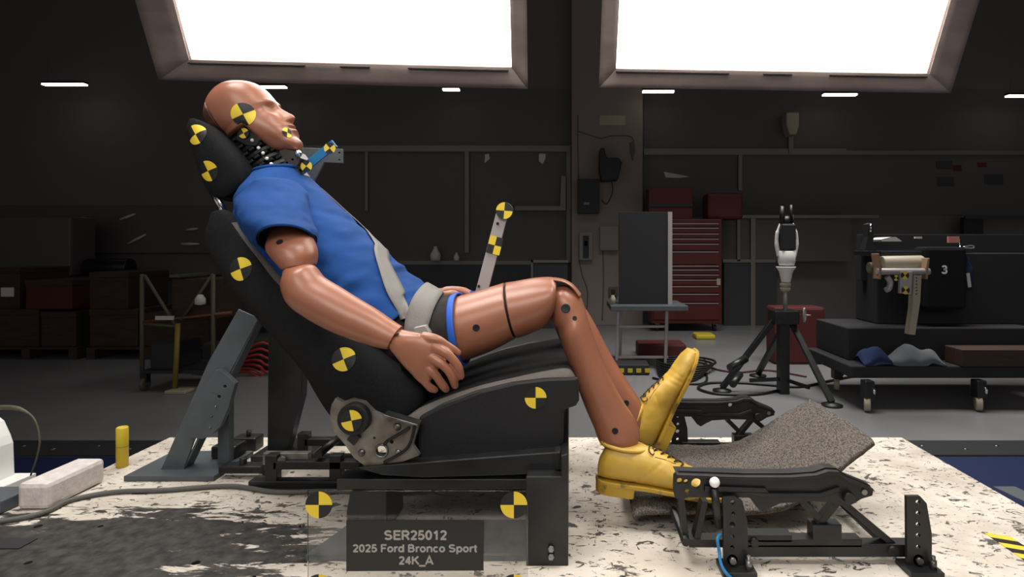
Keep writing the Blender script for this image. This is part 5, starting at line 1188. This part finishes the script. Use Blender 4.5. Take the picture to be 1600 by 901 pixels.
m = MB().beam((EP(1490, 0, 4.4).x, 4.45, ZF+.38), (EP(1660, 0, 4.4).x+.1, 4.25, ZF+.30), .22, .04, (0, 0, 1)); m = MB().box((EP(1500, 0, EY).x, EY-.03, ZF+.362), (x1+.2, EY+.2, ZF+.50))
tag(m.done('wood_plank', 'wood', None, bevel=.006), 'brown wooden plank lying on the right end of the cart', 'plank')

# ================================================================ LEFT BACKGROUND
def LP(x, y, Y): return W(x, y, Y)
# pallets with stacked boxes
for i, (x0, x1, lb) in enumerate(((-40, 120, 'wooden pallet on the dark floor at the far left'), (135, 330, 'wooden pallet behind the wheeled tube cart'))):
    Y = 6.9; a, b = LP(x0, 0, Y).x, LP(x1, 0, Y).x; t = thing('wooden_pallet', lb, 'pallet', ((a+b)/2, Y+.4, ZF), 'pallets at the back left')
    for k in range(5): MB().box((a, Y+k*.2, ZF+.12), (b, Y+k*.2+.14, ZF+.145)).done('deck_board', 'wood', t)
    for k in range(3): xx = a+(b-a-.1)*k/2; MB().box((xx, Y, ZF+.001), (xx+.1, Y+.94, ZF+.119)).done('block', 'wood', t)
crates = [(-30, 60, 0, .45, 'brown box on the left pallet, lower left'), (64, 118, 0, .42, 'brown box on the left pallet beside the rack'), (140, 215, 0, .45, 'brown box on the right pallet, its left end'), (222, 325, 0, .40, 'brown box on the right pallet behind the tube cart'), (-30, 30, .45, .95, 'dark brown box stacked on the lower left box'), (140, 200, .45, .9, 'dark brown box stacked high on the right pallet'), (40, 112, .45, .80, 'dull red box stacked on the left pallet')]
for x0, x1, z0, z1, lb in crates:
    Y = 6.95; a, b = LP(x0, 0, Y).x, LP(x1, 0, Y).x; zz = ZF+.146
    t = thing('storage_box', lb, 'box', ((a+b)/2, Y+.3, zz+z0), 'brown boxes stacked on the pallets')
    MB().box((a, Y, zz+z0+.001), (b, Y+.7, zz+z1-.002)).done('box_body', 'red_dark' if 'red' in lb else 'wood', t, bevel=.01)
    MB().box((a-.006, Y-.006, zz+z1-.07), (b+.006, Y+.706, zz+z1)).done('box_lid', 'wood', t, bevel=.006)
MB_ = MB().box((LP(0, 0, 6.93).x, 6.94, ZF+.75), (LP(20, 0, 6.93).x, 6.948, ZF+.86)); tag(MB_.done('box_label', 'paper'), 'pale label on the stacked brown box at far left', 'label')
# dark workbench with tools behind
wb = thing('workbench', 'long dark workbench against the back wall at left', 'workbench', (-6, 9.2, ZF))
MB().box((LP(-120, 0, 9).x, 8.9, .10+.0), (LP(560, 0, 9).x, 9.7, .16)).done('worktop', 'matte', wb, bevel=.01)
for px in (-100, 100, 300, 540): MB().box((LP(px, 0, 9).x, 9.0, ZF), (LP(px, 0, 9).x+.08, 9.6, .10)).done('leg', 'dark', wb)
MB().box((LP(-120, 0, 9).x, 9.0, ZF+.15), (LP(560, 0, 9).x, 9.6, ZF+.2)).done('shelf', 'dark', wb)
mach = thing('dark_machine', 'big dark machine standing on the long workbench', 'machine', (-7.3, 9.3, .16))
MB().box((LP(-40, 0, 9.1).x, 9.1, .161), (LP(110, 0, 9.1).x, 9.6, 1.1)).done('machine_body', 'glass_dark', mach, bevel=.03)
MB().cyl((LP(120, 0, 9.1).x, 9.3, .30), (LP(190, 0, 9.1).x, 9.3, .30), .139, seg=24).done('machine_drum', 'black_metal', mach, bevel=.02)
g0 = [((188, 343), (212, 334), 'bright'), ((52, 370), (75, 373), ''), ((134, 371), (144, 368), ''), ((200, 381), (228, 366), ''), ((292, 359), (309, 357), ''), ((283, 381), (311, 381), ''), ((0, 350), (12, 348), ''), ((115, 341), (143, 342), '')]
names = ['uppermost wrench above the workbench, wide and bright', 'flat steel strip near the far left of the wall', 'short steel stub right of the flat strip', 'slanting thin steel rod among the hanging tools', 'small steel piece left of the seat back, upper', 'straight steel bar left of the seat back, lower', 'steel tip at the left photo edge', 'faint thin steel rod left of the bright wrench']
tb_ = thing('tool_board', 'dark pegboard of hanging tools on the wall above the workbench', 'tool board', (-6, 10.2, .9))
MB().box((LP(-60, 0, 10).x, 10.16, LP(0, 395, 10.1).z), (LP(330, 0, 10).x, 10.29, LP(0, 320, 10.1).z)).done('board', 'glass_dark', tb_, bevel=.004)
for (p, q, _), nm in zip(g0, names):
    a, b = LP(*p, 10.138), LP(*q, 10.138); tag(MB().tube([a, a*.5+b*.5, b], [.018, .026, .014], 8).done('hand_tool', 'paper'), nm, 'tool', 'steel tools on the pegboard')  # pale matte colour stands in for glints on the steel
for px, py, s_, lb in ((680, 383, .07, 'small pale lump on the sill behind the belt, upper'), (713, 400, .04, 'thin pale upright bottle on the window sill')):
    z0 = W(0, 407, 10.1).z; tag(MB().lathe((W(px, 0, 10.1).x, 10.12, z0+.001), [(.001, 0), (s_*1.2, 0), (s_*1.3, s_*1.5), (s_*.5, s_*3), (s_*.4, s_*3.6), (.001, s_*3.6)]).done('sill_bottle', 'paper'), lb, 'bottle')
# tube cart
CY_ = 5.4
tc = thing('tube_cart', 'tubular olive steel cart on casters left of the diagonal brace', 'cart', (-3.7, CY_, ZF))
def CP(x, y, Y=CY_): return W(x, y, Y)
for px, yt, mt_ in ((222, 428, 'olive'), (333, 428, 'olive')):
    MB().cyl(Vector((CP(px, 0).x, CY_, ZF+.12)), CP(px, yt), .019, seg=12).done('upright', mt_, tc)
MB().cyl(Vector((CP(279, 0).x, CY_-.05, ZF+.03)), CP(278, 505, CY_-.05), .022, seg=12).done('upright', 'dull_yellow', tc)
for a, b in (((226, 430), (277, 512)), ((333, 428), (283, 500)), ((222, 505), (280, 510))): MB().cyl(CP(*a), CP(*b), .015, seg=10).done('diagonal_tube', 'olive', tc)
MB().cyl(CP(222, 503), CP(362, 488), .014, seg=10).done('cross_bar', 'orange', tc)
MB().box((CP(246, 0).x, CY_-.03, CP(0, 499).z), (CP(274, 0).x, CY_-.015, CP(0, 493).z)).done('white_tag', 'paper', tc)
MB().box((CP(268, 0).x, CY_-.03, CP(0, 433).z), (CP(283, 0).x, CY_+.4, CP(0, 429).z)).done('top_bar', 'olive', tc)
MB().box((CP(222, 0).x, CY_-.02, ZF+.16), (CP(336, 0).x, CY_+.5, ZF+.19)).done('deck', 'dark', tc, bevel=.004)
MB().box((CP(232, 0).x, CY_+.02, ZF+.19), (CP(272, 0).x, CY_+.4, ZF+.44)).done('dark_box', 'dark', tc, bevel=.01)
MB().box((CP(262, 0).x, CY_+.05, CP(0, 500).z), (CP(330, 0).x, CY_+.5, CP(0, 436).z)).done('brown_panel', 'wood', tc, bevel=.01)
MB().lathe(CP(313, 470, CY_-.03), [(.001, -.04), (.045, -.03), (.045, .02), (.02, .06), (.001, .06)]).done('white_cup', 'paper', tc)
for px in (226, 333):
    f = Vector((CP(px, 0).x, CY_, ZF)); MB().cyl((f.x-.02, f.y, ZF+.062), (f.x+.02, f.y, ZF+.062), .06, seg=20).done('caster_wheel', 'olive', tc, bevel=.006)
    MB().box((f.x-.03, f.y-.02, ZF+.08), (f.x+.03, f.y+.04, ZF+.16)).done('caster_fork', 'black_metal', tc, bevel=.004)
MB().box((CP(274, 0).x, CY_-.15, ZF+.001), (CP(305, 0).x, CY_+.05, ZF+.03)).done('foot_pad', 'beige', tc, bevel=.006)
# red hoses
random.seed(9)
for i in range(7):
    y0 = 6.0; a = CP(335+random.random()*20, 548+random.random()*30, y0); pts = [a]
    pts = [CP(300+i*8, 575+i*2, 6.1), CP(350, 556+i*5, 6.0), CP(385, 545+i*6, 6.0), CP(405, 536+i*9, 6.0), CP(420, 538+i*11, 6.05), CP(470, 560+i*6, 6.2)]
    o = MB().tube(spline(pts, 8), .014, 8).done('red_hose', 'hose_red'); tag(o, 'red hose in the tangled bundle between the brace and the black post', 'hose', 'red hoses behind the brace')
hk = thing('hose_rack', 'low dark rack carrying the red hoses behind the brace', 'rack', (-3.0, 6.1, ZF))
MB().box((CP(300, 0, 6.15).x, 6.27, ZF+.001), (CP(480, 0, 6.15).x, 6.6, CP(0, 600, 6.15).z+.0)).done('rack_base', 'dark', hk, bevel=.01)
MB().box((CP(300, 0, 6.15).x, 6.30, ZF+.001), (CP(480, 0, 6.15).x, 6.5, CP(0, 540, 6.15).z)).done('rack_body', 'dark', hk, bevel=.02)
